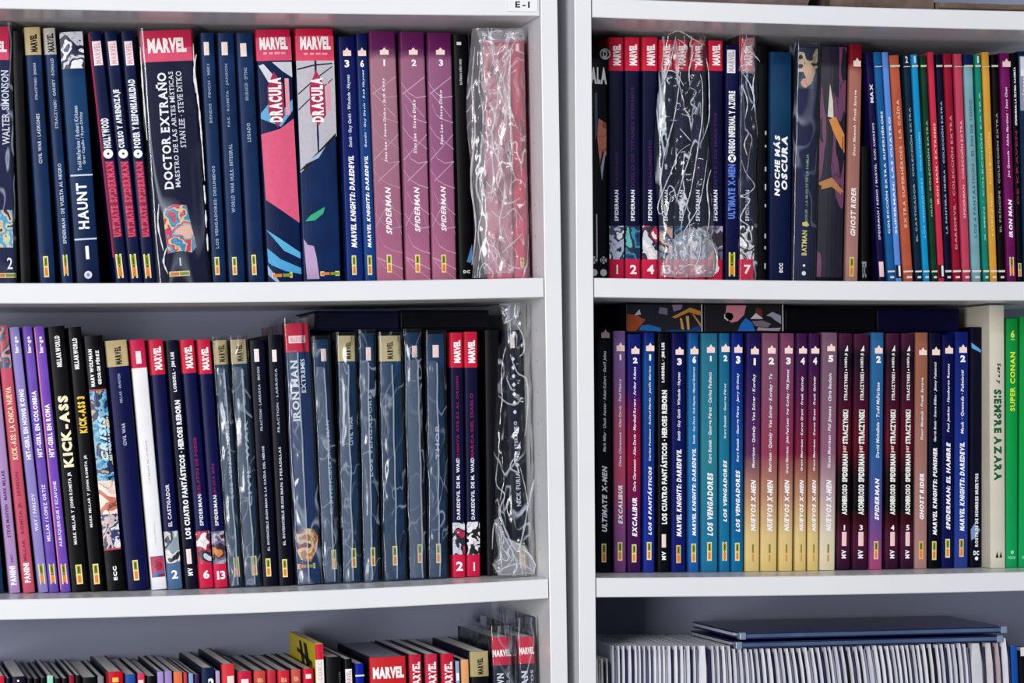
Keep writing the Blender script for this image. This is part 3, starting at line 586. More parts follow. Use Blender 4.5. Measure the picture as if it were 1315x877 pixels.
series_red('L', 2, L2, (252, 270.5, 274, 291.5, 436), 'navy spine with red head, orange-topped picture and foot numbered 13', (436, 480), (446, 475), '', ('UN DÍA MÁS', 595, 635), ('SPIDERMAN', 636, 675), (682, 724), (724, 757), '13', (733, 744), pal=PAL['o'], seed=8)
def slv(b, seed, flap=None, **k): sleeve(b, .006, .40, .0009, seed=seed, scale=60, flap=(flap[0], flap[1], flap[2]*.42), stretch=(1, 1, .4), **k)
b = L2((273.5, 292, 293, 310.5, 437), '#12304a', 'gold-headed spine in a clear sleeve, left of a bagged pair beside foot 13', [(430, 468, GOLD)])
b.text('MARVEL', 443, 465, .32, .78, '#2a2418', 2, name='logo_lettering'); b.text('BENDIS · MALEEV', 478, 522, .5, .7, '#a9b5c4', 0, name='author_lettering'); b.text('LOS VENGADORES', 540, 640, .5, .75, '#b4c0ce', 1); b.badge(715, 741, .62, 7.5); slv(b, 11, (.08, .62, .30))
b = L2((295, 316.5, 313, 333.5, 436), '#12304a', 'gold-headed spine in a clear sleeve, left of two black spines with white tabs', [(430, 467, '#b3a683')])
b.text('MARVEL', 443, 464, .35, .72, '#1a1814', 2, name='logo_lettering'); b.text('MILLAR · HITCH', 476, 520, .55, .75, '#a9b5c4', 0, name='author_lettering'); b.text('CIVIL WAR', 540, 650, .55, .78, '#b4c0ce', 1); b.badge(714, 739, .66, 7.5); slv(b, 12, (.05, .60, .34))
b = L2((319, 340.5, 336, 356.5, 437), '#04051c', 'black spine with white tab, left of an identical-looking one, middle left shelf')
b.rect(448, 464.5, .28, .58, '#f0e2e2', 'logo_box'); b.text('FRACTION · LARROCA · MOON', 471, 553, .40, .56, '#aab2c2', 0, name='author_lettering'); b.text('EL INVENCIBLE IRON MAN 2: LA CAÍDA DEL HÉROE', 573, 707, .40, .58, '#c6ccd6', 1); b.badge(717, 740, .42, 6.5)
b = L2((342, 362.5, 357.5, 376, 430), '#030416', 'black spine with white tab beside the tall bagged crimson-headed one')
b.rect(449, 464.5, .28, .58, '#f0e2e2', 'logo_box'); b.text('FRACTION · LARROCA', 473, 555, .40, .56, '#aab2c2', 0, name='author_lettering'); b.text('EL INVENCIBLE IRON MAN: 5 PESADILLAS', 574, 700, .40, .58, '#c6ccd6', 1); b.badge(718, 741, .45, 6.5)
b = L2((364.5, 396.5, 381, 411.5, 415), '#0e2c5c', 'tall bagged spine with crimson head and red-gold picture near its foot', [(405, 452, '#bd1c40')])
b.rect(431, 440.5, .14, .84, '#f6e8ea', 'logo_box'); b.text('MARVEL', 432, 439.5, .2, .78, '#e0b4bc', 2, 0, 'H', 'logo_lettering', track=.02); b.text('IRON MAN', 462, 541, .16, .46, '#eef2f8', 1, serif=True); b.text('EXTREMIS', 461, 505, .58, .76, '#d6dfec', 0, serif=True, name='subtitle_lettering')
b.poly([(.06, 684), (.3, 677), (.8, 680), (.96, 690), (.9, 705), (.6, 722), (.2, 718), (.06, 708)], '', 'cover_artwork', mat=art(['#8c1c30', '#d8b878', '#b87848', '#ecd49c', '#7c1428', '#d0a868'], 90, 61)); b.badge(723.5, 730, .42, 6, horizontal=23); sleeve(b, .012, .4, .0012, seed=14, scale=40, flap=(.08, .46, .12), top=.006, stretch=(1, 1, .25))
def bagged(xs, gold, label, seed, flap, extra=(), box=None, badge=(703, 727), uc=.7):
    b = L2(xs, '#0b3154', label, [(425, gold, '#b9ac86')] if gold else ())
    if gold: b.text('MARVEL', gold-25, gold-3, uc-.16, uc+.12, '#1a1a18', 2, name='logo_lettering')
    if box: b.rect(box[0], box[1], uc-.2, uc+.14, '#f2d6d0', 'logo_box')
    for t, y0, y1 in extra: b.text(t, y0, y1, uc-.1, uc+.12, '#b0bccc', 1)
    b.badge(*badge, uc, 6.5); slv(b, seed, flap); return b
bagged((401.5, 421.5, 415, 436.5, 436), None, 'bagged dark spine with pale pink tab, right of the tall crimson-headed one', 21, (.06, .62, .36), [('EL INVENCIBLE IRON MAN', 540, 660)], (448, 464), (706, 731), .68)
bagged((432.5, 457, 441.5, 462.5, 431), 464, 'bagged gold-headed spine, first of two right of the tall crimson-headed one', 22, (.04, .50, .36), [('CIVIL WAR', 535, 572)], None, (704, 729), .62)
bagged((461.5, 480, 466.5, 487, 428), None, 'bagged dark spine with small pale tab between two bagged gold-headed spines', 23, (.04, .50, .36), [('LOS VENGADORES', 500, 612)], (446, 463), (703, 727), .62)
bagged((486, 515.5, 494, 521, 431), 464, 'bagged gold-headed spine, widest of the bagged ones', 24, (.04, .54, .12), [], None, (701, 726), .5)
bagged((519, 538.5, 526, 546.5, 427), None, 'bagged dark spine with pale tab just right of the widest bagged gold-headed spine', 25, (.04, .80, .36), [], (444, 459), (699, 723), .68)
bagged((547.5, 571, 551, 574.5, 429), None, 'bagged dark spine left of the two short red-headed spines with red feet', 26, (.04, .52, .22), [('THOR', 545, 590)], (443, 459), (698, 723), .52)
def s2(xs, base, label, zones=(), **k): return L2(xs, base, label, zones, hard=False, **k)
series_red('L', 2, s2, (577.5, 594.5, 581, 598.5, 427), 'red-headed spine with red foot numbered 2 near the right end', (427, 472), (437, 466), '', ('CUENTA ATRÁS AL ORIGEN', 483, 590), ('DAREDEVIL DE M. WAID', 588, 667), (671, 712), (712, 750), '2', (721, 733), pal=PAL['r'], seed=15, base='#070a30')
series_red('L', 2, s2, (595.5, 613.5, 599.5, 617.5, 426), 'red-headed spine with black-white picture and red foot numbered 1', (427, 472), (437, 466), '', ('MARCA DEL DIABLO', 505, 588), ('DAREDEVIL DE M. WAID', 588, 667), (670, 712), (712, 750), '1', (722, 733), pal=PAL['k'], seed=19, base='#070a30')
b = L2((621, 643, 625, 645, 424), '#020208', 'black unmarked spine between the foot numbered 1 and the crumpled bag')
b = L2((647, 668, 658, 679.5, 424), '#060a20', 'black spine with a row of white diamonds inside the crumpled bag', Y=YS-.008)
b.rect(429, 447, .36, .62, '#f2dcd6', 'logo_box')
for yy in (461, 472, 483, 494, 506, 517, 529): b.poly([(.48, yy-3), (.60, yy), (.48, yy+3), (.36, yy)], '#dfe6f2', 'white_diamond')
b.text('JIM STERANKO', 541, 588, .38, .66, '#c9d4e2', 1, name='author_lettering'); b.disc(597, .5, .12, WH); b.text('NICK FURIA', 606, 650, .38, .66, '#c9d4e2', 1); b.badge(697, 730, .62, 8)
BAG2 = bag('crumpled_plastic_bag', 'crumpled clear bag with a gathered foot round the diamond-marked black spine', lambda v: (634+8*abs(v-.45)*2+(4 if v > .85 else 0)-14*max(0, .3-v)*2, 685.5-10*v), .053, 739.5, 392, .005, film_mat(.012, .8, 42, '#d2dcec', 5.0, (1, 1, .45), 1.0), seed=8, depth=.10)
FOLD = film_mat(.62, .3, 90, '#e6ebf4', 1.0, (1, 1, 1), .6); HAZE = film_mat(.26, .55, 80, '#e2e4ee', 7.0, (1, 1, .6), 1.0)
def folds(root, lines, Y, wpx=1.7, mat=None, k0=.0):
    """raised fold ridges of a crumpled film, their white shine painted in"""
    for li, L_ in enumerate(lines):
        pts = []
        P_ = [L_[0]]+list(L_)+[L_[-1]]
        for i in range(1, len(P_)-2):
            for q in range(6):
                t = q/6; p0, p1, p2, p3 = P_[i-1], P_[i], P_[i+1], P_[i+2]
                pts.append(tuple(.5*((2*p1[c])+(-p0[c]+p2[c])*t+(2*p0[c]-5*p1[c]+4*p2[c]-p3[c])*t*t+(-p0[c]+3*p1[c]-3*p2[c]+p3[c])*t**3) for c in (0, 1)))
        pts.append(tuple(L_[-1])); m = MB(); n = len(pts); org = root.matrix_world.inverted() if False else None
        R_ = Matrix.Translation(root.location) @ root.rotation_euler.to_matrix().to_4x4(); Ri = R_.inverted()
        for i, (x, y) in enumerate(pts):
            a, b_ = pts[max(0, i-1)], pts[min(n-1, i+1)]; dx, dy = b_[0]-a[0], b_[1]-a[1]; l = math.hypot(dx, dy) or 1
            ww = wpx*(.35+.65*math.sin(math.pi*min(1, (i+.6)/n)))*(.7+.6*abs(math.sin(i*.9+li)))
            nx, ny = -dy/l*ww/2, dx/l*ww/2
            for (ex, ey, dY) in ((nx, ny, 0), (0, 0, -.0012), (-nx, -ny, 0)): m.v.append(tuple(Ri @ at(x+ex, y+ey, Y+dY)))
        for i in range(n-1):
            for q in (0, 1): m.f.append((i*3+q, i*3+q+1, i*3+q+4, i*3+q+3)); m.mi.append(0)
        m.build('fold_glint_ridge', mat or FOLD, root, smooth=True)
def gather(root, P_, Y, mat=None, name='gathered_foot'):  # sheet of bunched film with its whitish haze painted into the colour
    R_ = Matrix.Translation(root.location) @ root.rotation_euler.to_matrix().to_4x4(); Ri = R_.inverted()
    bm = bmesh.new(); vs = [bm.verts.new((x, y, 0)) for x, y in P_]; f = bm.faces.new(vs); bmesh.ops.triangulate(bm, faces=[f]); bmesh.ops.subdivide_edges(bm, edges=bm.edges[:], cuts=5, use_grid_fill=True); bmesh.ops.triangulate(bm, faces=bm.faces[:]); bm.verts.index_update()
    m = MB()
    for v in bm.verts:
        n_ = NZ.noise(Vector((v.co.x*.13, v.co.y*.07, 3))); edge = 0 if v.is_boundary else 1
        m.v.append(tuple(Ri @ at(v.co.x, v.co.y, Y-edge*(.003+.006*abs(n_)))))
    for f in bm.faces: m.f.append(tuple(v.index for v in f.verts)); m.mi.append(0)
    bm.free(); m.build(name, mat or HAZE, root, smooth=True)
folds(BAG1, [[(618, 75), (615, 110), (621, 150), (617, 200), (612, 240), (619, 270), (614, 300), (621, 345)], [(625, 55), (645, 100), (658, 150), (671, 175)], [(662, 50), (650, 80), (641, 110), (654, 150)],
 [(632, 62), (640, 120), (632, 180), (644, 220), (631, 260)], [(618, 225), (648, 260), (668, 254)], [(625, 300), (650, 338), (674, 345)], [(646, 150), (640, 200), (649, 240), (642, 290), (654, 332)], [(621, 345), (650, 320), (671, 300)], [(656, 62), (654, 120), (658, 200), (655, 250)],
 [(610, 60), (606, 110), (610, 170), (605, 230), (611, 290), (606, 340)], [(622, 120), (636, 150), (628, 175)], [(624, 210), (640, 190), (652, 200), (662, 230)], [(630, 270), (645, 280), (660, 268), (672, 285)], [(626, 45), (640, 39), (655, 44), (670, 40)], [(640, 300), (632, 325), (645, 350)], [(636, 90), (648, 120), (650, 160), (640, 190)], [(648, 200), (638, 230), (646, 250)], [(630, 180), (634, 230), (628, 262)]], YS-.054, 2.8, film_mat(.42, .5, 90, '#f4eef4', 2.5, (1, 1, 1), .6))
gather(BAG1, [(612, 40), (672, 38), (674, 52), (640, 56), (618, 62)], YS-.050, film_mat(.22, .6, 70, '#c8cede', 4.0), 'gathered_top')
gather(BAG1, [(617, 60), (656, 58), (656, 200), (660, 350), (622, 352), (614, 250), (620, 180)], YS-.050, film_mat(.26, .8, 70, '#f2e4ec', 6.0, (1, 1, .5)), 'wrinkled_panel')
folds(BAG2, [[(662, 415), (671, 430), (673, 450), (667, 458)], [(655, 455), (664, 478), (676, 488), (678, 520), (674, 560)], [(640, 508), (652, 518), (663, 519), (670, 510)], [(650, 485), (657, 500), (662, 500)], [(641, 580), (637, 620), (648, 635), (642, 655), (648, 678), (662, 706), (668, 700), (677, 655), (675, 630), (668, 600)],
 [(632, 705), (635, 672), (648, 690), (659, 716), (640, 736)], [(686, 615), (677, 655)], [(666, 702), (680, 712), (688, 726)], [(657, 706), (664, 725), (660, 737)], [(636, 735), (650, 728), (670, 724), (686, 735)], [(645, 395), (652, 405), (648, 415), (660, 408)], [(662, 585), (655, 600), (666, 606), (660, 590)]], YS-.052, 2.3, film_mat(.40, .5, 90, '#dfe6f2', 2.9, (1, 1, 1), .6))
gather(BAG2, [(634, 668), (640, 664), (650, 690), (664, 708), (676, 700), (688, 726), (686, 738), (640, 739), (632, 725), (640, 712)], YS-.048)
gather(BAG2, [(641, 390), (668, 388), (670, 410), (655, 412), (646, 416)], YS-.048, film_mat(.16, .5, 70, '#9aa6c0', 2.0), 'gathered_top')
folds(DOC.root, [[(248, 56), (250, 90), (254, 125), (258, 165), (261, 205), (263, 232)], [(262, 238), (264, 262)], [(264, 270), (265, 292)], [(266, 300), (267, 322)], [(252, 70), (249, 95), (252, 120)], [(204, 262), (203, 290), (210, 322)], [(214, 318), (210, 336), (216, 352)], [(180, 60), (184, 120), (189, 180)]], YS-.004, 2.4, film_mat(.75, .1, 90, '#f6f8fc', 3.3, (1, 1, 1), .6))  # white edge lines: sheen of the plastic painted as pale ridges
# ================= right bookcase, upper shelf
G3 = 'books on the upper shelf of the right bookcase'
def R1(xs, base, label, zones=(), hard=False, **k):
    return Book('R', 1, xs, base, label, 'hardcover_book' if hard else 'paperback_book', zones=zones, hard=hard, group=G3, **k)
b = R1((735, 780, 735, 780.5, 60), '#050510', 'thick black spine half hidden by the upright, with large white letters across it', hard=True)
b.text('ESCALA', 86, 108, .10, .985, WH, 2, 0, 'H', track=.03); b.disc(69, .93, .16, '#dfe2ea'); b.disc(69, .93, .12, '#07070f', eps=.0003); b.text('D', 64, 74, .86, 1.0, WH, 2, 0, 'H', 'logo_lettering', eps=.0014)
b.poly([(.74, 152), (.97, 158), (.97, 200), (.86, 192), (.78, 212), (.70, 176)], '', 'cover_artwork', mat=art(['#5a1c18', '#d0705a', '#a03c34', '#d8a898', '#0a0a14'], 60, 70, 1.6)); b.poly([(.80, 215), (.93, 190), (.95, 196), (.84, 232)], '#a8b0b8', 'pale_streak'); b.poly([(.66, 275), (.70, 275), (.71, 330), (.67, 335)], '#b8bcc4', 'pale_streak'); b.poly([(.62, 120), (.7, 118), (.72, 170), (.64, 180)], '#3c5068', 'grey_streak')
for uu in (.60, .88): b.disc(334, uu, .10, '#d6d8dc'); b.disc(350, uu, .10, '#d6d8dc'); b.text('DC', 330, 338, uu-.07, uu+.07, '#101018', 2, 0, 'H', 'logo_lettering', eps=.0012)
def SP(xs, n, lab, pal, seed, red, top=48):
    return series_red('R', 1, R1, (*xs, top), lab, (top, 91), (57, 84), '', red, ('SPIDERMAN', 244, 284), (290, 333), (333, 372), n, (340, 352), pal=PAL[pal], seed=seed, base='#05082e', redc='#3a1450')
SP((781, 801.5, 782, 802), '1', 'red-headed spine numbered 1 at its foot, beside the thick black spine', 'w', 31, ('LA GRAN EVASIÓN', 195, 242))
SP((802.5, 822, 802.5, 823), '2', 'red-headed spine numbered 2 with teal picture, upper right shelf', 't', 32, ('DUELO DE TITANES ETERNOS', 112, 242))
SP((825, 845, 824, 845.5), '4', 'red-headed spine numbered 4 at its foot, upper right shelf', 'r', 33, ('RENACIMIENTO', 180, 242))
SP((846.5, 864.5, 846, 864.5), '13', 'red-headed spine numbered 13, leftmost under the large clear bag', 'p', 34, ('UN DÍA MÁS', 205, 242), 51)
SP((865.5, 884.5, 865, 884.5), '3', 'red-headed spine numbered 3 in the middle under the clear bag', 't', 35, ('EL OTRO. EVOLUCIÓN O MUERTE', 112, 242), 51)
SP((886, 907, 885.5, 906.5), '8', 'red-headed spine with pale picture, rightmost fully under the clear bag', 'w', 36, ('PROBLEMAS MENTALES', 160, 242), 51)
SP((909, 929, 908.5, 929), '9', 'red-headed spine numbered 9, half clear of the bag, orange picture near foot', 'o', 37, ('ENTRE LOS MUERTOS', 145, 242), 52)
b = R1((931.5, 949.5, 931, 948.5, 58), '#05093a', 'navy spine with white box head and blue lettering low down')
b.whitebox(64, 94, .1, .72, '#e8e4ea', '#b0a8b4'); b.text('FUEGO INFERNAL Y AZUFRE', 117, 197, .22, .72, '#eef0f4', 2); b.disc(203.5, .47, .3, WH); b.text('X', 200, 207, .30, .64, '#101020', 2, 0, 'H', 'emblem', eps=.0012); b.text('ULTIMATE X-MEN', 211, 281, .20, .74, '#5a7ed8', 2, name='series_lettering'); b.badge(324, 355, .5, 9, '#e8d85a')
b = SP((951, 970.5, 949.5, 969), '7', 'bagged red-headed spine numbered 7, right of the navy blue-lettered one', 'k', 38, None, 48)
b.text('REINO', 170, 215, .4, .6, '#6a2040', 1, name='subtitle_lettering'); sleeve(b, .02, .9, .0022, seed=41, scale=60, stretch=(1, 1, .35), top=.003)
folds(b.root, [[(957, 60), (968, 70), (976, 79)], [(952, 92), (962, 106), (969, 128), (965, 142)], [(969, 95), (967, 112), (970, 145)], [(953, 110), (960, 130), (957, 152)], [(952, 205), (958, 222), (969, 238), (961, 248), (951, 252), (963, 256), (955, 270), (951, 282), (962, 291), (957, 305), (965, 316), (951, 322), (958, 332)], [(962, 170), (956, 185), (960, 200)], [(957, 300), (963, 296), (966, 310)], [(951, 320), (957, 326), (966, 322)]], YS-.006, 1.9)
gather(b.root, [(953, 50), (969, 48), (971, 88), (969, 96), (952, 94)], YS-.004, film_mat(.2, .6, 80, '#f0e6ec', 3.0), 'gathered_top')
b = R1((971.5, 986, 970, 985, 60), '#030308', 'black spine with sparse white specks, right of the bagged spine numbered 7')
for yy, l in ((168, 5), (186, 3), (214, 6), (236, 8), (262, 4), (300, 6), (316, 4), (338, 7)): b.rect(yy, yy+l, .78, .92, '#aab0ba', 'white_speck')
b = R1((989, 1017.5, 987.5, 1015.5, 67), '#06234c', 'wide dark blue spine with two lines of slanted white lettering', hard=True, gradient=[(0, '#040c34'), (.4, '#051238'), (.8, '#0c3a5c'), (1, '#0a2c50')])  # teal sheen on this spine is put into the gradient colours
b.text('NOCHE MÁS', 174, 252, .16, .46, WH, 2, .15); b.text('OSCURA', 175, 244, .52, .82, WH, 2, .15); b.text('ECC', 338, 350, .45, .62, WH, 2, name='logo_lettering')
b = R1((1024, 1052.5, 1018, 1045, 60), '#04083c', 'wide navy spine in plastic with pale picture at top and yellow lettering below', hard=True)
b.rect(62, 114, .04, .94, '', 'cover_artwork', mat=art(['#0a1838', '#c8b89a', '#0c1434', '#1a3a5c', '#d0a088'], 90, 80)); b.poly([(.2, 88), (.45, 79), (.8, 86), (.86, 92), (.66, 108), (.45, 104), (.34, 94)], '#c8aa92', 'pale_shape')
b.text('BATMAN', 296, 328, .38, .62, '#d8d27a', 1); b.text('JOKER : LA MUERTE DE LA FAMILIA', 198, 284, .50, .66, '#8fae92', 0, name='subtitle_lettering'); b.poly([(.38, 286), (.6, 284), (.72, 289), (.6, 291), (.4, 290)], '#d8d27a', 'yellow_emblem'); b.disc(351, .5, .10, WH); b.disc(341, .5, .06, WH); sleeve(b, .02, .4, .0006, seed=44)
b = R1((1054.5, 1088, 1047, 1083, 58), '#0a0620', 'dark illustrated spine with pale blade shape and orange streak, reddish towards foot', hard=True, gradient=[(0, '#0c0414'), (.25, '#3a0a26'), (.45, '#4a1028'), (.6, '#0a0a2c'), (1, '#060830')])
b.poly([(.30, 150), (.36, 108), (.48, 130), (.52, 152)], '#cfc8bc', 'pale_blade_shape'); b.poly([(.35, 154), (.6, 150), (.95, 172), (.97, 196), (.8, 188), (.5, 168)], '#d08a48', 'orange_shape'); b.poly([(.02, 235), (.5, 228), (.97, 245), (.9, 250), (.5, 240), (.1, 244)], '#b07a4c', 'orange_lines')
b.rect(60, 356, .02, .97, '', 'cover_artwork', mat=art(['#0a0820', '#0a0820', '#180a28', '#0a0820', '#6a3a5a', '#0a0820'], 45, 84, 1.5, (2.2, 1, .4)), eps=.0001)
b = R1((1091.5, 1108, 1085.5, 1102.5, 57), '#9a6a66', 'dusty brown spine with dark red head, upper right shelf', gradient=[(0, '#a37a74'), (.5, '#9c6a62'), (.87, '#a4685c'), (.93, '#7a1220'), (1, '#6e0c1c')])
b.crown(74, 85.5, .56, 11); b.text('Doug Moench · Frank Savage', 116, 200, .36, .64, '#f0dcd4', 0, .2, name='author_lettering'); b.text('GHOST RIDER', 241, 303, .30, .70, '#f6eeee', 1, .2); b.badge(330, 355, .46, 6.5, '#e8c06a')
b = R1((1106.5, 1116, 1104.5, 1118, 188), '#020206', 'black leaning spine with a grey scratched logo near its foot, right of dusty brown one')
b.text('DC', 338, 357, .15, .6, '#8a8e98', 1, 0, 'H', 'logo_lettering'); b.rect(336, 338.5, .1, .6, '#8a8e98', 'rule_line')
b = R1((1111.5, 1120.5, 1127, 1137, 68), '#120a3e', 'slim dark purple spine with pink box at foot, leftmost of the leaning collection')
b.text('MAX', 108, 132, .3, .75, '#e4dcf0', 2, name='logo_lettering'); b.text('KARI ANDREWS', 158, 205, .35, .65, '#c8c4dc', 1, name='author_lettering'); b.text('SPIDERMAN / REINO / MARVEL', 210, 308, .35, .65, '#c8c4dc', 1); b.rect(336, 355.5, .2, .85, '#f2cdd2', 'pink_box')
COLL = [((1121.5, 1132, 1140, 1149.5, 67), '#145a96', '#e4eaf4', '', 143, 300, 'strong blue spine, slim, second in the leaning collection', 'COLECCIÓN EXTRA SUPERHÉROES'),
 ((1132.7, 1141, 1150, 1158, 67), '#5a8ad8', '#eaf0fa', '', 150, 300, 'light periwinkle-blue spine, slim, in the leaning collection', 'SUPERMAN: LAS CUATRO'),
 ((1142, 1155, 1160, 1173, 71), '#b2563c', '#e9b49a', '', 128, 292, 'rust-orange spine, widest at the left of the leaning collection', 'EXTRA SUPERHÉROES · LA CAÍDA'),
 ((1159, 1168.5, 1175.5, 1184, 71), '#0a2238', '#8fa8ac', '2', 138, 310, 'slim dark slate spine with numeral 2 between rust-orange and cyan spines', 'EL CASTIGADOR · COLECCIÓN EXTRA'),
 ((1170, 1178.5, 1185.5, 1194, 70), '#0d8cc4', '#6fd0ee', '1', 170, 305, 'slim bright cyan-blue spine with numeral 1', 'LOS VENGADORES · COLECCIÓN'),
 ((1181, 1189.5, 1196.5, 1204, 71), '#0a3a26', '#9ab8a0', '', 155, 278, 'slim dark green spine right of the cyan-blue one', 'HULK · COLECCIÓN EXTRA'),
 ((1191, 1199.5, 1205.3, 1213, 67), '#c42c48', '#f6b9a0', '', 158, 262, 'slim bright red spine between dark green and near-black spines', 'IRON MAN · EXTREMIS'),
 ((1201.5, 1209.5, 1213.5, 1222.5, 70), '#06082a', '#a4b0cc', '', 130, 300, 'slim near-black navy spine between two red spines', 'LA PANTERA NEGRA · COLECCIÓN EXTRA'),
 ((1211, 1222.5, 1224, 1234, 69), '#8e0f2c', '#d88a98', '', 148, 320, 'dark crimson spine right of the slim near-black navy one', 'DAREDEVIL · COLECCIÓN EXTRA'),
 ((1225, 1235.5, 1236, 1246.5, 69), '#bc405c', '#eab0bc', '', 155, 280, 'rose-red spine left of the pale teal one', 'SPIDERMAN · COLECCIÓN EXTRA'),
 ((1237, 1249.5, 1248.5, 1260, 70), '#78a4ae', '#3a6e80', '', 128, 305, 'pale grey-teal spine with navy head', 'LOS 4 FANTÁSTICOS · EL FIN DE TODO'),
 ((1251.5, 1259.5, 1262.5, 1270.5, 70), '#10806c', '#8fd0bc', '1', 118, 310, 'slim green-teal spine between grey-teal and mustard spines', 'X-MEN · COLECCIÓN EXTRA'),
 ((1260.7, 1270.5, 1271.5, 1281, 67), '#d29a38', '#ecc878', '', 170, 303, 'mustard-yellow spine, upper right shelf', 'LOBEZNO · COLECCIÓN'),
 ((1272.5, 1281.5, 1282, 1291, 70), '#060206', '#9a9098', '', 145, 298, 'slim black spine between the mustard and purple spines', 'EL PRÍNCIPE · COLECCIÓN EXTRA')]
for k, (xs, c, tc, num, ya, yb_, lab, t) in enumerate(COLL):
    b = R1(xs, c, lab, [(60, 84, '#0c2050')] if 'navy head' in lab else ())
    if 'periwinkle' in lab or 'bright red' in lab:
        b.rect(340, 357, .0, 1, '#081434' if 'peri' in lab else '#2a0410', 'dark_foot_panel'); b.rect(341, 355, .5, .85, WH, 'white_mark', eps=.0003)
    else:
        if k != 1: b.rect(83.5 if k % 3 else 85, 86, .0, 1, '#d9d2c0', 'rule_line', eps=.0003)
        b.rect(347.5-(k > 6)*.5, 349.5, .0, 1, '#e6ddd6', 'rule_line', eps=.0003); b.rect(354.5, 357.3, .3, .85, '#e9dde0', 'logo_box', eps=.0003)
    if num: b.text(num, 72, 81, .3, .7, '#e4e8f0', 1, 0, 'H', 'numeral')
    b.text(t, ya, yb_, .32, .68, tc, 1)
b = R1((1283.5, 1297.5, 1293.5, 1305.5, 68), '#6a0f56', 'plum-purple spine with white slanted lettering near the right frame edge')
b.crown(75, 86, .6, 12); b.text('Joe Quesada · Alitha Martinez · Sean Chen', 112, 228, .36, .66, '#f0cfe0', 0, .2, name='author_lettering'); b.text('IRON MAN', 256, 305, .32, .72, WH, 2, .2); b.badge(330, 354, .5, 6.5, '#f0c8a0')
b = R1((1298.5, 1305.5, 1306.5, 1313.5, 68), '#050208', 'slim black spine with a long white title, right of the plum-purple one')
b.text('SPIDERMAN: LA ÚLTIMA CACERÍA', 86, 161, .25, .72, '#eceef2', 2); b.text('DE KRAVEN', 168, 262, .3, .7, '#8a2444', 1, name='subtitle_lettering'); b.badge(338, 355, .45, 5, '#e8c8b0')
b = R1((1307.5, 1326, 1314.5, 1333, 66), '#06203c', 'navy spine with a grey title box, cut by the right frame edge')
b.rect(72, 142, .04, .96, '#8a90a4', 'title_panel'); b.text('CLÁSICOS', 100, 132, .2, .6, '#eef0f4', 1); b.rect(73, 98, .12, .9, '#dfe0ea', 'logo_box', eps=.0003)
BAG3 = bag('crumpled_plastic_bag', 'crumpled clear bag over red-headed spines, gathered at its foot, upper right shelf', lambda v: (843+3*math.sin(v*9)+10*max(0, v-.85)*4, 912+4*math.sin(v*6)+16*max(0, .3-v)*(2 if v > .06 else 1)-30*max(0, v-.9)), YS-.001, 356, 47, .0045, film_mat(.02, .95, 55, '#dde6f2', 9.0, (1, 1, .2), 1.0), seed=13, depth=.10)
folds(BAG3, [[(868, 47), (862, 75), (855, 98), (848, 112)], [(874, 92), (872, 110), (866, 150), (858, 180), (851, 210), (847, 255)], [(907, 75), (910, 95), (911, 130), (910, 155), (903, 178)], [(899, 95), (902, 110), (902, 150), (897, 185), (894, 205), (886, 250), (878, 275), (874, 292)],
 [(886, 185), (872, 196), (862, 220), (852, 244), (845, 264), (848, 275), (858, 264), (862, 250)], [(886, 200), (878, 225), (868, 260)], [(908, 205), (903, 240), (896, 268), (884, 288), (878, 302), (881, 322), (892, 338)], [(873, 165), (882, 175), (887, 181)], [(885, 112), (894, 118), (887, 132), (895, 140), (885, 151)],
 [(900, 300), (898, 330), (890, 346)], [(912, 308), (920, 325), (921, 342), (916, 355)], [(866, 355), (876, 344), (890, 340), (905, 350)], [(870, 50), (882, 60), (878, 75)], [(891, 66), (885, 90), (886, 110)], [(878, 110), (866, 92), (848, 92)], [(868, 190), (868, 210), (862, 215)], [(913, 218), (908, 240), (911, 275), (908, 300)], [(858, 45), (872, 40), (890, 50), (905, 58)]], YS-.012, 1.7)
gather(BAG3, [(868, 302), (886, 290), (908, 290), (922, 320), (921, 345), (914, 356), (870, 357), (848, 354), (850, 332)], YS-.008)
# ================= right bookcase, middle shelf
G4 = 'books on the middle shelf of the right bookcase'
def R2(xs, base, label, zones=(), hard=False, **k):
    return Book('R', 2, xs, base, label, 'hardcover_book' if hard else 'paperback_book', zones=zones, hard=hard, group=G4, **k)
NX = [(0, '#d9bf7c'), (.12, '#dcc48a'), (.2, '#c9a480')]
def best(xs, label, cr, num, ny, au, ay, ti, ty, gradient=None, base='#04083c', bw=6.5, badge=(697, 721), frame='#efdf9a', plainbadge=False):
    b = R2(xs, base, label, gradient=gradient); cu = .55
    b.crown(cr[0], cr[1], cu, 11.5)
    if num: b.text(num, *ny, .36, .74, WH, 2, 0, 'H', 'numeral')
    b.text(au, *ay, .40, .66, '#e4e4ee', 1, .2, name='author_lettering', track=.06); b.text(ti, *ty, .34, .70, '#f6f6fa', 2, .25)
    if plainbadge:
        z = badge; b.rect(z[0], z[0]+11, .46, .58, '#8a7a2a', 'publisher_badge'); b.rect(z[0]+13, z[0]+22, .46, .58, '#c89050', 'publisher_badge')
    else: b.badge(*badge, .48, bw, frame)
    return b
best((768, 784.5, 764.5, 787, 421), 'black spine beside the right bookcase upright, white slanted title, crown emblem on top', (423, 434), '', None, 'Mark Millar · Chuck Austen · Adam Kubert · Geoff Johns', (451, 580), 'ULTIMATE X-MEN', (598, 683), base='#030314', badge=(698, 722))
best((787.5, 804, 788.5, 804.5, 425), 'mauve-pink spine numbered 1, right of the black spine at the upright', (439.5, 451), '1', (455, 462.5), 'Chris Claremont · Alan Davis · Paul Neary', (486, 599), 'EXCALIBUR', (623, 673), [(0, '#70407c'), (.2, '#85507e'), (.4, '#b04a66'), (.62, '#a85070'), (.8, '#7a568c'), (1, '#7a5c96')], badge=(696, 720))
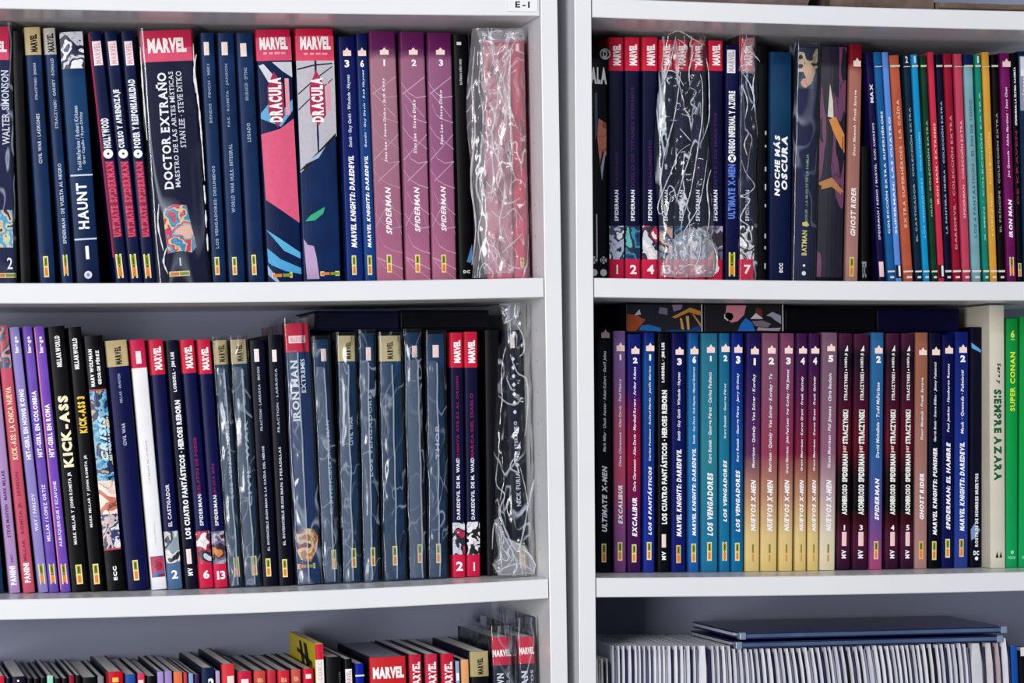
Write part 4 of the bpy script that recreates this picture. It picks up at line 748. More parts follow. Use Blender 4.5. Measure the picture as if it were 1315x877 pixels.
best((806, 823.5, 805, 824, 429), 'dark purple-to-crimson spine numbered 2 between mauve and royal-blue spines', (444, 454.5), '2', (459, 466.5), 'Chris Claremont · Alan Davis · Marshall Rogers · Arthur Adams', (471, 631), 'EXCALIBUR', (639, 689), [(0, '#34104a'), (.25, '#4c0e4e'), (.45, '#8a0c38'), (.62, '#740a40'), (.78, '#281060'), (.95, '#06186c'), (1, '#082070')], badge=(699, 722))
best((826.5, 841.5, 826, 841.5, 427), 'royal-blue spine numbered 1, left of the black condensed-title spine', (440, 451), '1', (455, 463), 'Carlos Pacheco · Rafael Marín · Jesús Merino', (470, 592), 'LOS 4 FANTÁSTICOS', (599, 687), [(0, '#1a2c8a'), (.3, '#12268a'), (.6, '#103a7e'), (.85, '#10468a'), (1, '#04186c')], badge=(696, 719))
b = R2((844, 860.5, 844, 860.5, 428), '#020310', 'black spine with tall condensed white title, fifth spine from the upright')
b.text('LOBDELL · JIM LEE', 440, 491, .32, .62, '#eceef2', 2, name='author_lettering'); b.text('LOS CUATRO FANTÁSTICOS · HEROES REBORN', 501, 673, .24, .78, '#f2f4f4', 2, track=.05); b.rect(686, 703, .34, .68, '#f4dcd0', 'logo_box'); b.text('MV', 708, 719, .34, .68, WH, 2, name='logo_lettering')
best((862.5, 880.5, 862, 881, 428), 'navy spine numbered 3 right of the black condensed-title spine', (445, 455.5), '3', (460, 469), 'Smith · Guy Gaith · Winslade · Haynes', (478, 566), 'MARVEL KNIGHTS: DAREDEVIL', (577, 689), [(0, '#0a1c6a'), (.2, '#08145c'), (1, '#040844')], badge=(700, 723), frame='#e8b070')
best((883.5, 898, 884, 898, 428), 'bright mid-blue spine numbered 6 left of the wide teal one', (444, 455), '6', (457, 466.5), 'Bendis · Guy Davis · Rob Haynes · Manuel Gutierrez', (471, 570), 'MARVEL KNIGHTS: DAREDEVIL', (576, 688), [(0, '#1a5aa0'), (.3, '#1c62a4'), (.6, '#1a6aa4'), (1, '#124c8c')], badge=(698, 722))
best((900.5, 922.5, 900.5, 922, 428), 'wide teal spine numbered 1, middle shelf of right bookcase', (442, 453), '1', (457, 464), 'Kurt Busiek · George Pérez · Carlos Pacheco', (478, 595), 'LOS VENGADORES', (607, 688), [(0, '#1c6e9a'), (.5, '#2a7c8c'), (1, '#246a86')], badge=(696, 720))
best((924, 937.5, 923.5, 938, 428), 'narrow teal-blue spine numbered 2 right of the wide teal one', (441, 452), '2', (456, 464), 'Kurt Busiek · George Pérez', (492, 563), 'LOS VENGADORES', (591, 670), [(0, '#146a9c'), (.5, '#14728e'), (1, '#125c86')], badge=(696, 720))
best((939, 955, 939, 955, 428), 'deep blue spine numbered 3, rightmost of three teal-to-blue spines', (442, 453), '3', (457, 467), 'Kurt Busiek · George Pérez · Jerry Ordway', (479, 593), 'LOS VENGADORES', (604, 683), [(0, '#0a6a9a'), (.3, '#0a5c94'), (.7, '#06348a'), (1, '#041c70')], badge=(697, 720))
NXM = [((959, 977.5, 956.5, 976, 428), '1', 'Morrison · Quitely · Van Sciver · Kordey', (480, 601), '#1c1450', '#5a2c5a', 'cream-footed spine numbered 1 with navy upper half', (444, 455)),
 ((979, 1000.5, 977, 998, 428), '2', 'Morrison · Quitely · Van Sciver · Kordey · Yu', (480, 606), '#7a4c66', '#8e3c54', 'wide cream-footed spine numbered 2 with dusty mauve top', (443, 454)),
 ((1003, 1020.5, 1000, 1018.5, 428), '3', 'Grant Morrison · John Paul Leon · Igor Kordey · Phil Jimenez', (474, 608), '#743e60', '#8a2c4c', 'cream-footed spine numbered 3 with mauve top', (443, 454)),
 ((1023.5, 1037, 1020, 1036.5, 428), '4', 'Grant Morrison · Keron Grant · Frank Quitely', (483, 605), '#3c1446', '#741c38', 'cream-footed maroon spine numbered 4, left one of two', (444, 454)),
 ((1039, 1053, 1037, 1052, 428), '4', 'Grant Morrison · Keron Grant · Frank Quitely', (483, 605), '#381244', '#7a1c36', 'cream-footed maroon spine numbered 4, right one of two', (444, 454)),
 ((1056, 1076.5, 1053, 1072.5, 427), '5', 'Grant Morrison · Phil Jimenez · Chris Bachalo', (479, 601), '#76586c', '#8c5c74', 'pale cream-footed spine numbered 5 with grey-mauve top', (441, 451))]
for xs, n, au, ay, top, mid, lab, cr in NXM:
    pale = n == '5'
    g = [(0, '#dcd2b0' if pale else '#d9bf78'), (.14, '#d8ccb4' if pale else '#d9bf84'), (.32, '#b8a0a4' if pale else '#b4866a'), (.5, mid), (.85, top), (1, top)]
    best(xs, lab, cr, n, (cr[1]+5, cr[1]+14), au, ay, 'NUEVOS X-MEN', (616, 682), g, badge=(699, 719), plainbadge=True)
for xs, n, lab in (((1078, 1095, 1073.5, 1092.5, 428), '1', 'dark maroon spine numbered 1 near its foot, white blocky title'), ((1097.5, 1116.5, 1094, 1115, 429), '3', 'dark maroon spine numbered 3, left of the steel-blue one'),
                   ((1138.5, 1155.5, 1136, 1154.5, 428), '4', 'dark maroon spine numbered 4, right of the steel-blue one'), ((1158, 1174.5, 1156, 1173.5, 428), '5', 'dark maroon spine numbered 5, left of the dusty brown one')):
    b = R2(xs, '#2c0618', lab, gradient=[(0, '#2c0c2a'), (.12, '#4a1432'), (.2, '#3c0818'), (.25, '#070208'), (.4, '#140410'), (.55, '#560a22'), (.75, '#3a0a26'), (.9, '#10061c'), (1, '#4a1a3a')])
    b.poly([(.40, 451), (.66, 451), (.62, 443)], '#e6e8e2', 'pointed_emblem'); b.text('ROMITA JR', 453, 472, .40, .64, '#e6e8e2', 2, name='author_lettering'); b.text('STRACZYNSKI', 478, 514, .40, .64, '#e6e8e2', 2, name='author_lettering'); b.disc(475, .52, .06, WH)
    b.text('STRACZYNSKI', 526, 570, .32, .72, '#ecf0e8', 2, name='series_lettering', track=.04); b.text('por', 572, 581, .36, .70, '#f0c8c4', 2, name='series_lettering'); b.text('SPIDERMAN', 583, 619, .32, .72, '#ecf0e8', 2, track=.04); b.text('ASOMBROSO', 622, 661, .32, .72, '#ecf0e8', 2, track=.04)
    b.text(n, 674, 681, .4, .66, WH, 1, 0, 'H', 'numeral'); b.rect(683, 701, .36, .70, '#f2cfcb', 'logo_box'); b.text('MV', 706, 717, .34, .68, WH, 2, name='logo_lettering')
best((1119.5, 1135.5, 1116.5, 1133.5, 427), 'steel-blue spine numbered 2 fading to pink foot, between maroon spines', (443, 454), '2', (457, 466), 'David Michelinie · Todd McFarlane', (491, 588), 'SPIDERMAN', (614, 668), [(0, '#a84a74'), (.12, '#7a4a86'), (.3, '#4a4e92'), (.5, '#245a92'), (1, '#2c6496')], badge=(695, 718), frame='#f2c8a0')
best((1176, 1192.5, 1174.5, 1191, 427), 'dusty brown spine between maroon and black spines, middle shelf', (446, 456), '', None, 'Doug Moench · Frank Savage', (485, 565), 'GHOST RIDER', (608, 667), [(0, '#a8807c'), (.4, '#a0726c'), (.8, '#96604a'), (1, '#985c4c')], badge=(695, 718), frame='#e8b870')
best((1193.5, 1208.5, 1191.5, 1208, 427), 'near-black navy spine directly right of the dusty brown one', (445, 456), '', None, 'Garth Ennis · Steve Dillon · Jimmy Palmiotti', (465, 567), 'MARVEL KNIGHTS: PUNISHER', (575, 687), [(0, '#020410'), (1, '#050828')], badge=(695, 719), frame='#e0d49a')
best((1210, 1225.5, 1209, 1225, 430), 'navy-blue spine between near-black and royal-blue numbered-2 spines', (443, 454), '', None, 'Paul Jenkins · Humberto Ramos', (467, 555), 'SPIDERMAN: EL HAMBRE', (568, 680), [(0, '#06104a'), (1, '#040844')], badge=(692, 716))
best((1226.5, 1244.5, 1226, 1243.5, 426), 'royal-blue spine numbered 2 near the tall cream spine', (442, 453), '2', (456, 465), 'Mack · Quesada · Palmiotti', (475, 557), 'MARVEL KNIGHTS: DAREDEVIL', (568, 682), [(0, '#2a3e8a'), (.3, '#1c348a'), (1, '#0a1c6a')], badge=(692, 715), frame='#e8b890')
b = R2((1246.5, 1261, 1245, 1260.5, 420), '#04061c', 'near-black spine with blue slash, left of the tall cream spine')
b.poly([(.05, 440), (.9, 449), (.95, 453), (.1, 447)], '#5c9cd8', 'blue_slash'); b.text('ROSTROS DE HOMBRES MUERTOS', 608, 702, .42, .72, '#e4e6ec', 2); b.text('DC', 707, 713, .3, .8, WH, 2, 0, 'H', 'logo_lettering'); b.disc(717, .55, .16, WH); b.poly([(.05, 680), (.4, 672), (.9, 680), (.5, 690), (.1, 694)], '#7a90b8', 'pale_swirl')
b = Book('R', 2, (1270, 1291, 1272.5, 1291.5, 392), '#d2ccbc', 'tall cream spine with green lettering, taller than its neighbours', 'hardcover_book', hard=True, group=G4, Y=.073, D=.19)
b.text('Serg y', 466, 493, .40, .72, '#141414', 1, .2, 'D', 'author_lettering'); b.text('SIEMPRE', 500, 556, .24, .74, '#0c5a34', 2, mode='D'); b.text('AZARA', 560, 617, .24, .74, '#0c5a34', 2, mode='D'); b.poly([(.3, 716), (.42, 708), (.5, 716)], '#141414', 'black_logo_mark'); b.poly([(.55, 716), (.66, 708), (.74, 716)], '#141414', 'black_logo_mark')
for xs, n, lab in (((1292, 1308.5, 1291.5, 1307, 409), '6', 'bright green spine with yellow lettering beside the tall cream spine'), ((1310, 1328, 1308.5, 1326, 407), '1', 'bright green spine cut by the right frame edge')):
    b = Book('R', 2, xs, '#0a9c4c', lab, 'hardcover_book', hard=True, group=G4, Y=.076, D=.18, gradient=[(0, '#0c9c58'), (.5, '#079a46'), (1, '#0a8a3c')])
    b.text(n, 424, 434, .34, .66, '#d6e86a', 1, 0, 'H', 'numeral'); b.rect(435.5, 436.5, .34, .68, '#d6e86a', 'rule_line'); b.text('SUPER CONAN', 452, 528, .30, .72, '#dcea3a', 1); b.text('FORUM', 714, 718, .22, .76, '#8fe0b8', 1, 0, 'H', 'logo_lettering'); b.disc(709, .5, .14, '#8fe0b8')
# ================= left bookcase, lower shelf (only the heads of the spines show)
G5 = 'books on the lower shelf of the left bookcase'
def L3(x0, x1, yt, base, label, zones=(), D=.195, Y=.055, hard=False, **k):
    k.setdefault('boards', '#14162c'); k.setdefault('ps', '#f4f1ec')
    return Book('L', 3, (x0, x1, x0, x1, yt), base, label, 'hardcover_book' if hard else 'paperback_book', zones=zones, hard=hard, group=G5, D=D, Y=Y, **k)
b = L3(-6, 6, 868, '#c4203a', 'bright red spine head at the left frame corner, lower left shelf')
b = L3(7.5, 13, 871, '#0a1030', 'slim dark spine head beside the corner red one')
b = L3(14.5, 33.5, 868.5, '#140a24', 'dark plum spine head with a tiny white mark near the left corner'); b.disc(874, .45, .08, WH)
for x0, x1, y, lab in ((34.5, 42, 871, 'slim black spine head, first of three right of the plum one'), (43, 50.5, 871.5, 'slim black spine head, second of three right of the plum one'), (51.5, 59, 870.5, 'slim black spine head left of the pale green one')): L3(x0, x1, y, '#050508', lab, ps='#a9a8aa')
b = L3(60, 68.5, 867.5, '#9ad8c0', 'pale mint-green spine head, lower left shelf')
L3(69.5, 78, 871, '#06060c', 'slim black spine head right of the mint-green one'); L3(79, 87, 871, '#08080e', 'slim black spine head left of the dark red one')
L3(88, 95.5, 867, '#84122a', 'dark red spine head, slim, lower left shelf'); L3(96.2, 104, 867, '#060608', 'black spine head right of the slim dark red one')
L3(105, 124, 869.5, '#08080a', 'wide black spine head with pale pages behind it'); b = L3(125, 133.5, 868.5, '#7c7c86', 'slim grey spine head left of the glossy red one')
b = L3(136, 158.5, 862.5, '#c00f24', 'wide glossy red spine head with a yellow mark, lower left shelf', hard=True); b.rect(870, 876, .35, .7, '#f0c860', 'yellow_mark'); b.rect(863, 877, .02, .14, '#7a0818', 'edge_stripe')
L3(160, 174.5, 866, '#1c4a94', 'blue spine head right of the glossy red one'); b = L3(176, 186, 864.5, '#d0345a', 'pink-red spine head right of the blue one'); b.rect(873, 878, .1, .8, '#f0d8de', 'logo_box')
L3(187.5, 200.5, 868, '#060609', 'black spine head left of the lilac pair')
L3(201.5, 210.3, 862.5, '#a48cc8', 'lilac spine head, left of an adjoining pair'); L3(211, 221, 861.5, '#9a82c0', 'lilac spine head, right of an adjoining pair')
b = L3(222.5, 234.5, 862.5, '#dc7446', 'orange spine head right of the lilac pair'); L3(235.3, 240.5, 864, '#c03a4a', 'thin red spine head right of the orange one')
L3(241.8, 248.3, 864.5, '#7ea4cc', 'slim light blue spine head left of the dark purple one'); L3(249.3, 256, 866, '#3c1a50', 'slim dark purple spine head left of the thick navy one')
b = L3(257.5, 275.5, 857.5, '#0a1a3c', 'thick navy spine head with part of a white round numeral', hard=True); b.text('2', 871, 884, .5, .95, WH, 2, 0, 'H', 'numeral')
L3(276.5, 282.5, 861.5, '#b49cc4', 'thin lilac spine head left of the tall bright red one')
b = L3(284, 301.5, 852.5, '#d0343c', 'tall bright red spine head standing above its neighbours', hard=True); b.rect(868, 885, .4, .9, '#f4e0d8', 'logo_box')
for x0, x1, y, c, lab, mk in ((304.5, 323.5, 862, '#c01a40', 'crimson spine head with white box, first of the red run', 'w'), (325.5, 341.5, 861.5, '#c8423c', 'brick-red spine head with gold marks, second of the red run', 'g'), (342.5, 354.5, 860.5, '#b82a3a', 'narrow red spine head, third of the red run', ''),
                        (356, 372, 861, '#cc2238', 'bright red spine head with gold marks, fourth of the red run', 'g'), (373.5, 386.5, 859.5, '#c8504c', 'salmon-red spine head with gold marks, fifth of the red run', 'g'), (388.5, 403, 858.5, '#c41634', 'crimson spine head with white box beside the tall yellow book', 'w')):
    b = L3(x0, x1, y, c, lab, hard=True, ps='#dedad6')
    if mk == 'w': b.rect(y+7 if x0 > 380 else y+10, y+13 if x0 > 380 else y+17, .25, .75, '#f2e4e0', 'logo_box')
    if mk == 'g': b.text('RBA', y+9, y+15, .3, .75, '#e8c890', 1, 0, 'H', 'logo_lettering')
b = L3(404, 415, 826.5, '#d8c41c', 'tall yellow-covered book with red spine head above the red run', hard=True, D=.175, boards='#d8c41c')
b.rect(827, 847, .0, 1, '#c81a34', 'red_spine_head'); b.rect(847, 877, .0, 1, '#f0ece8', 'white_spine_panel', eps=.0001); b.text('COMIC', 849, 874, .2, .8, '#d8c8c8', 1)
m = MB(); w = b.w/2+.0004; H = b.H
for a, c_ in ((.055, .075), (.09, .105)):
    m.add([(-w, a, H-.004), (-w, c_, H-.004), (-w, c_-.03, H-.042), (-w, a-.036, H-.042)], [(3, 2, 1, 0)])
m.add([(-w, .02, H-.02), (-w, .12, H-.012), (-w, .12, H-.016), (-w, .02, H-.025)], [(3, 2, 1, 0)]); m.build('black_cover_drawing', ink('#14120c'), b.root)
b = L3(417, 438.5, 843.5, '#08080c', 'thick black spine head with pale pages right of the yellow book', hard=True, ps='#d8d2c8'); b.text('NOIR', 862, 884, .8, .92, '#5a5a66', 0)
b = L3(441.5, 452.5, 846, '#06060a', 'black spine head with white vertical box beside the blue one'); b.whitebox(859, 884, .1, .9, '#f2eeec', '#c89aa0')
b = L3(455.5, 467.5, 852, '#0c1c94', 'vivid blue spine head with a white line'); b.rect(866.5, 868.5, 0, 1, '#dfe4f4', 'rule_line')
b = L3(474, 521.5, 843.5, '#c4242c', 'very wide red spine head with large white block lettering', hard=True, ps='#8f93a4'); b.text('MARVEL', 856, 871, .08, .93, WH, 2, 0, 'H', 'logo_lettering', track=.02)
for x0, x1, y, c, lab in ((524.5, 541.5, 840.5, '#b81c3a', 'crimson spine head with vertical white letters, first of three'), (545, 562, 840, '#c0284a', 'crimson spine head with vertical white letters, second of three'), (565.5, 583, 839.5, '#bc1838', 'crimson spine head with vertical white letters, third of three')):
    b = L3(x0, x1, y, c, lab, hard=True); b.marvel(850, 886, .25, .85)
b = L3(584.5, 590, 849, '#8fa8cc', 'thin pale blue spine head beside the peach one'); b.rect(864, 874, .15, .85, WH, 'logo_box')
L3(591.5, 602, 847, '#e0a070', 'peach-orange spine head left of the gold-headed one')
b = L3(603, 627.5, 836.5, '#08080c', 'black book with tan gold head standing left of two plastic-wrapped ones', [(825, 868.5, '#a89a70')], hard=True); b.text('MARVEL', 845, 866, .38, .68, '#141412', 2, name='logo_lettering')
b = L3(631, 656.5, 818, '#05082c', 'thick crimson-headed book in plastic, left of the corner pair, lower left shelf', [(805, 854, '#c01c40')], hard=True, Y=.07, D=.17); b.text('MARVEL', 834, 843, .02, .97, WH, 2, 0, 'H', 'logo_lettering', track=.02); b.text('SPAWN', 864, 900, .2, .55, '#dfe4ee', 1, serif=True); b.text('SAGA', 862, 900, .68, .85, '#c9d2e2', 0, serif=True, name='subtitle_lettering'); sleeve(b, .03, .5, .001, seed=51, scale=40, top=.012)
b = L3(665, 686.5, 817.5, '#05082c', 'thick crimson-headed book in plastic against the upright, lower left shelf', [(805, 852, '#c2203e')], hard=True, Y=.045, D=.17); b.text('MARVEL', 831, 840, .04, .95, WH, 2, 0, 'H', 'logo_lettering', track=.02); b.text('TITAN', 861, 900, .12, .5, '#dfe4ee', 1, serif=True); b.text('TOS', 860, 882, .68, .85, '#c9d2e2', 0, serif=True, name='subtitle_lettering'); sleeve(b, .03, .6, .001, seed=52, scale=40, top=.02)
# ================= right bookcase, lower shelf: bagged comics on edge, folders on top
random.seed(11)
G6 = 'bagged comics on edge on the lower shelf of the right bookcase'
YM = .058
def board_mat(h, k): return plain(h, 0.5, 0.10, 30.0+k, 0.0, 0.3, 0.3)
zr = at(900, 830, YM).z
FZ = at(946, 833, YM-.002).z
def comic(x0, x1, yt, label, col='#dcdce4', inner='#1a1c3c', lean=-.03, wave=0.0, Y=YM, half=.55, D=.165, name='bagged_comic', grp=G6):
    p0, p1 = at(x0, yt, Y), at(x1, yt, Y); w = p1.x-p0.x; X = (p0.x+p1.x)/2; z0 = shelf_z('R', 3, X)+.0006; H = (min(p0.z, FZ-.0004-.0012*random.random()) if 940 < x0 < 1286 else p0.z)-z0; bow = -lean; lean = 0.0
    r = thing(name, label, 'comic', (X-(H)*math.sin(lean), Y, z0), lean, group=grp)
    def slab(xa, xb, nm, mat, dz, ry):
        m = MB(); nz = 10; prof = [(xa, D), (xa, ry), (xa+(xb-xa)*.2, 0), (xa+(xb-xa)*.8, 0), (xb, ry), (xb, D)]; n = 6
        for j in range(nz+1):
            t = j/nz; z = (H-dz)*t; ox = wave*math.sin(t*9+X*50)*.00012+bow*H/3*(1-t**3); sh = 1-.35*max(0, t-.9)/.1
            for (x, y) in prof: m.v.append(((x-(xa+xb)/2)*sh+(xa+xb)/2+ox, y+(.0012 if j == nz else 0), z))
        for j in range(nz):
            for i in range(n-1): m.f.append((j*n+i, j*n+i+1, (j+1)*n+i+1, (j+1)*n+i)); m.mi.append(0)
            m.f.append((j*n+n-1, j*n, (j+1)*n, (j+1)*n+n-1)); m.mi.append(0)
        m.f += [tuple(range(n))[::-1], tuple(nz*n+i for i in range(n))]; m.mi += [0, 0]
        m.build(nm, mat, r)
    s = w*half
    slab(-w/2, -w/2+s, 'white_board_edge', board_mat(col, int(x0) % 3), 0, .003); slab(-w/2+s+.00005, w/2, 'comic_booklet', board_mat(inner, 0), .004, .004)
    return r
shared = 'thin white-edged bagged comic standing in the long row on the lower right shelf'
comic(765.5, 771, 846.5, 'short off-white comic against the upright, lower right shelf', '#d2d2d0', '#c4c2c0', 0, Y=.05, half=.6); comic(771.5, 777, 846.5, 'short off-white comic second from the upright, lower right shelf', '#dedede', '#08080a', 0, Y=.05, half=.75); comic(778.5, 783, 846, 'short white comic with speckled edge, third from the upright', '#e0e0ea', '#2c2840', 0, Y=.05, half=.6)
x = 785.0; k = 0
while x < 1240:
    w = random.choice([6.2, 7.0, 7.8, 8.4, 5.6]) if x < 945 else random.choice([6.0, 7.2, 8.2, 9.0, 7.6])
    if 893 < x < 901: w = 16.5
    yt = 829.5 if x < 945 else 833-(x-945)*15/343.0+random.uniform(0, 2.0)
    ln = 0.0 if x < 890 else (-.15*(x-890)/130 if x < 1020 else (-.15 if x < 1130 else -.15+.09*(x-1130)/160)); col = random.choice(['#e4e4ee', '#d6d6e2', '#eaeaf2', '#dcdde8', '#cccedc']) ; inn = random.choice(['#14143a', '#3c3e58', '#0c0c1c', '#8c8ea2', '#6a6c84', '#26284a'])
    if x < 945: inn = random.choice(['#9094a4', '#b0b2c0', '#50546c', '#7c8094', '#20244a'])
    hf = random.choice([.6, .66, .75, .5])
    lab = shared
    if w > 12: lab = 'widest white bagged comic, just left of the stacked black folders'
    comic(x, x+w-.9, yt, lab, col, inn, ln, random.random(), half=.72 if w > 12 else hf); x += w; k += 1
for x0, x1, y, c, lab in ((1247, 1264.5, 823.5, '#cfcfd8', 'wide pale bagged comic with rounded top below the folders, right part'), (1265.5, 1276.5, 822, '#d4ced4', 'pale bagged comic right of the wide rounded one'), (1277.5, 1285, 820.5, '#b8a4ac', 'slim pinkish-grey bagged comic near the right end'), (1286, 1295.5, 819.5, '#e0e2ee', 'white bagged comic at the right end, tallest in its row')):
    comic(x0, x1, y, lab, c, '#3a3a50', -.06, .5, half=.86)
b = Book('R', 3, (1297.5, 1307, 1297.5, 1307, 829.5), '#1450a8', 'slim blue book right of the bagged comics, lower right shelf', group=G6, Y=.06, D=.17)
b = Book('R', 3, (1308, 1330, 1308, 1330, 835), '#0a0a10', 'black book with white marks at the right frame edge, lower right shelf', group=G6, Y=.06, D=.17); b.rect(831, 842, .1, .6, '#dcdcdc', 'logo_box'); b.rect(850, 878, .3, .8, '#8a8c90', 'print_or_light_panel')
def folder(x0, x1, yb, yt_, Y, D, label):
    A, B_ = at(x0, yb, Y), at(x1, yb-(x1-x0)*14.5/343, Y); h = .0068; w = B_.x-A.x
    zb = A.z; r = thing('document_folder', label, 'folder', ((A.x+B_.x)/2, Y, zb), 0, group='black folders lying on the bagged comics')
    m = MB(); t = .0014
    c = lambda z0, z1: m.box((-w/2, 0, z0), (w/2, D, z1))
    c(0, t); c(h-t, h); m.build('cover', plain('#0c1456', .3, .3, 20, .1), r, bevel=.0005)
    m = MB(); m.box((-w/2+.002, .001, t), (w/2-.006, .004, h-t)); m.build('spine_edge', plain('#4c607a', .3, .4, 14, .4), r, bevel=.0004)
    m = MB(); m.box((-w/2+.001, .03, t+.0006), (w/2-.006, D-.003, h-t-.0006)); m.build('paper_sheets', page_mat('#c9c8d4'), r)
    for sx in (-1, 1):
        m = MB(); m.box((sx*w/2-.006 if sx > 0 else -w/2-.001, -.0008, -.0002), (w/2+.001 if sx > 0 else -w/2+.006, .008, h+.0002)); m.build('corner_fitting', plain('#7f8fa6', .25, .2, 40, .4), r, bevel=.0006)
    return zb+h
top = folder(946, 1287, 833, 0, YM-.002, .17, 'lower of two black folders lying across the bagged comics')
A = at(952, 820.5, YM-.004); 
folder(951, 1292, 821.2, 0, YM-.004, .175, 'upper of two black folders lying across the bagged comics')
# ================= small boxes on top of the books, right bookcase middle shelf
def picbox(x0, x1, yb, yt_, label, shapes, bgc):
    Y = .105; A, B_ = at(x0, yb, Y), at(x1, yb, Y); h = at(x0, yt_, Y).z-A.z; w = B_.x-A.x
    r = thing('picture_box', label, 'box', ((A.x+B_.x)/2, Y, A.z), 0, group='picture boxes lying on the books of the right bookcase')
    m = MB(); m.box((-w/2, 0, 0), (w/2, .13, h)); m.build('box_body', plain(bgc, .5, .2), r, bevel=.0006)
    for nm, P, c in shapes:
        m = MB(); m.add([(-w/2+u*w, -.0004, h*v) for u, v in P], [tuple(range(len(P)))])
        m.build(nm, ink(c), r)
    m = MB(); m.box((w/2-.0012, -.0008, .001), (w/2-.0002, 0, h)); m.build('pale_edge', ink('#b9b6bc'), r)
picbox(804.5, 902, 427, 390.5, 'flat box with orange and brown picture above books, right bookcase middle shelf', [
 ('orange_patch', [(.01, .05), (.12, .05), (.25, .45), (.14, .6), (.01, .66)], '#8a4020'), ('blue_patch', [(.16, .08), (.45, .04), (.45, .16), (.3, .28), (.2, .26)], '#1c5ca0'),
 ('tan_streak', [(.60, .55), (.64, .5), (.82, .72), (.98, .6), (.98, .75), (.84, .88)], '#b87a30'), ('tan_streak', [(.70, .52), (.73, .5), (.76, .1), (.72, .12)], '#b08444'), ('tan_streak', [(.78, .58), (.82, .58), (.83, .1), (.8, .1)], '#b89050'), ('tan_streak', [(.86, .66), (.89, .64), (.98, .3), (.98, .18)], '#a87434'),
 ('grey_patch', [(.42, .68), (.54, .62), (.54, .85), (.44, .9)], '#6a6274'), ('grey_patch', [(.62, .74), (.72, .82), (.74, .98), (.6, .98)], '#7c6c80'), ('pale_patch', [(.10, .6), (.19, .64), (.17, .82)], '#a8a8b4'), ('blue_patch', [(.5, .04), (.97, .04), (.97, .22), (.9, .2), (.8, .08), (.6, .1)], '#143c70')], '#0a0a1c')
picbox(904.5, 1006, 426.5, 391, 'flat box with pink and blue picture above books, right bookcase middle shelf', [
 ('pink_patch', [(.26, .55), (.34, .34), (.42, .40), (.5, .62), (.53, .97), (.28, .97)], '#c07888'), ('pale_disc', [(.25, .5), (.29, .42), (.34, .42), (.37, .55), (.35, .68), (.29, .72), (.25, .64)], '#cfc8cc'), ('dark_dot', [(.27, .58), (.3, .55), (.32, .6), (.3, .66)], '#080810'),
 ('blue_patch', [(.42, .04), (.64, .04), (.6, .35), (.52, .52), (.46, .3)], '#1c62b4'), ('pale_patch', [(.58, .48), (.74, .48), (.66, .72)], '#c4bec4'), ('brown_patch', [(.64, .72), (.74, .5), (.72, .84), (.66, .9)], '#6a2c1c'), ('grey_patch', [(.6, .4), (.74, .42), (.84, .3), (.8, .16), (.64, .22)], '#6e6472'),
 ('pale_patch', [(.78, .6), (.86, .74), (.97, .6), (.97, .3), (.9, .42), (.84, .56)], '#8e90a2'), ('grey_patch', [(.66, .06), (.94, .04), (.97, .16), (.8, .14), (.68, .18)], '#9a8a98')], '#060610')
# ================= made-up dark books standing in for the dark above the standing rows
def lying(side, x0, x1, yb, yt_, Y, label, colr, D=.125):
    A, B_ = at(x0, yb, Y), at(x1, yb, Y); C_ = at((x0+x1)/2, yt_, Y); M_ = at((x0+x1)/2, yb, Y); w = B_.x-A.x; h = C_.z-M_.z
    r = thing('hardcover_book', label, 'book', (M_.x, Y, M_.z), -math.atan2(B_.z-A.z, B_.x-A.x), group='added dark filler books above the standing rows')
    t = .002; m = MB(); m.box((-w/2, 0, 0), (w/2, D, t)); m.box((-w/2, 0, h-t), (w/2, D, h)); m.box((-w/2, 0, t), (w/2, t, h-t)); m.build('cover', cover_mat(colr), r, bevel=.0006)
    m = MB(); m.box((-w/2+.003, t+.0002, t+.0002), (w/2-.003, D-.004, h-t-.0002)); m.build('page_block', page_mat('#8a8890'), r)
lying('L', 404, 512, 424.5, 399, .115, 'added dark filler book on the bagged spines, left of two, middle left shelf', '#050822')
lying('L', 515, 628, 423.5, 398, .118, 'added dark filler book above the two short red-headed spines, middle left shelf', '#04040e')
lying('R', 1009, 1124, 426.5, 396.5, .110, 'added near-black filler book on the maroon spines, right bookcase middle shelf', '#030309')
lying('R', 1127, 1232, 425.5, 396, .112, 'added dark navy filler book on the row beside the tall cream spine', '#05062a')
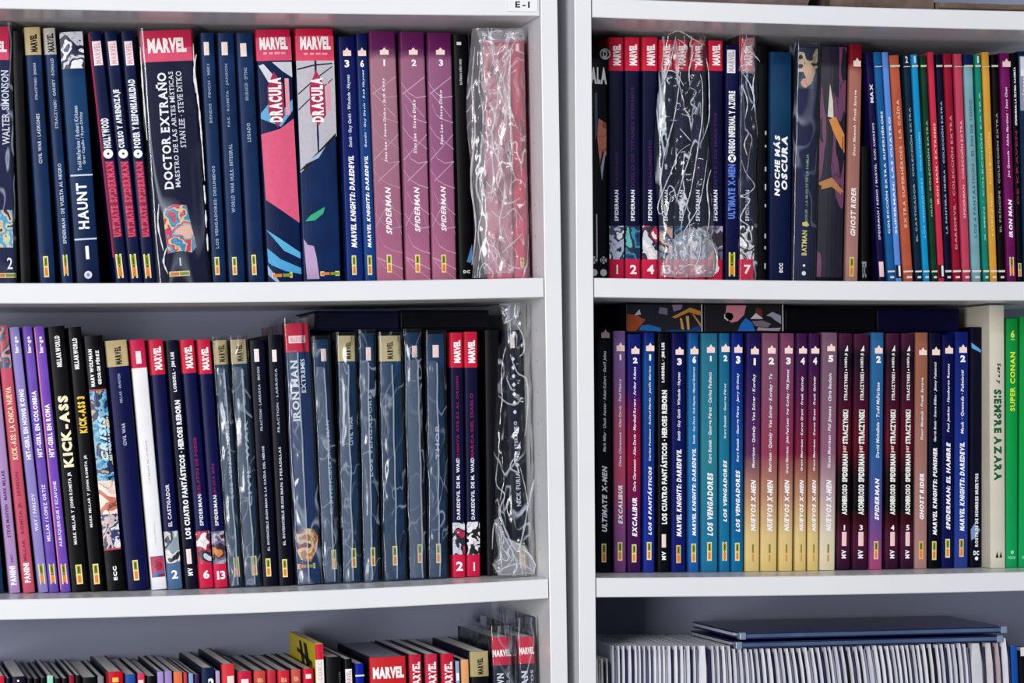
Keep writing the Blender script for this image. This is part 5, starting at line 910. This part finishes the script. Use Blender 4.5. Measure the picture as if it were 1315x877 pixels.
# ================= cardboard on the right bookcase's top visible shelf, shelf tag on the left one
def carton(x0, x1, ht, Y, label, colr, slant=0.0):
    A, B_ = at(x0, 6, Y), at(x1, 6, Y); X = (A.x+B_.x)/2; w = B_.x-A.x; z0 = max(shelf_z('R', 0, A.x), shelf_z('R', 0, B_.x))+.0002
    r = thing('cardboard_piece', label, 'cardboard', (X, Y, z0), ROTR, group='brown cardboard lying on the right bookcase')
    m = MB(); n = 14
    for i in range(n+1):
        t = i/n; x = -w/2+w*t; e = .0008*NZ.noise(Vector((x*60, Y*40, 3))); zz = ht+e*1.5; sl = slant*max(0, (t-.85)/.15)
        m.v += [(x, e, .0), (x, .2, .0), (x+sl, .2, zz), (x+sl, e, zz)]
    for i in range(n):
        for q in range(4): a_, c_ = i*4+q, i*4+(q+1) % 4; m.f.append((a_, c_, c_+4, a_+4)); m.mi.append(0)
    m.f += [(3, 2, 1, 0), tuple(n*4+q for q in range(4))]; m.mi += [0, 0]
    m.build('panel', plain(colr, .85, .35, 55, 0, .6), r)
    m = MB(); m.box((-w/2+.004, -.0012, ht*.45), (w/2-.004, .0002, ht*.45+.0012)); m.build('fold_line', plain('#4a3a34', .9), r)
carton(800, 1036, .045, .03, 'long brown cardboard piece above the left part of the right bookcase', '#6e5c58', .016)
carton(1066, 1199, .045, .035, 'brown cardboard piece in the middle, dark gap on its left', '#66544c')
carton(1201, 1330, .0125, .04, 'thin brown cardboard slab at the right end of the top shelf', '#6a5a4c')
A = at(652, 14.5, -.0003); B_ = at(690.5, 14.5, -.0003); p = at(652, -12, -.0003)
m = MB(); w = B_.x-A.x; h = p.z-A.z; m.box((0, -.0003, 0), (w, 0, h)); r = thing('shelf_tag', 'small white paper tag reading E-1 on the left bookcase shelf edge', 'label', (A.x, -.0006, A.z), ROTL)
m.build('paper', plain('#eceef0', .6, .02), r)
vs, fs = layout('E-1', 1, 0, .22); za, zb = at(670, 10.2, 0).z-A.z, at(670, 2.2, 0).z-A.z; xa, xb = at(661.5, 8, 0).x-A.x, at(680, 8, 0).x-A.x
m = MB(); m.add([(xa+(xb-xa)*a, -.0005, za+(zb-za)*b_) for a, b_ in vs], fs); m.build('lettering', ink('#2a2c30'), r)
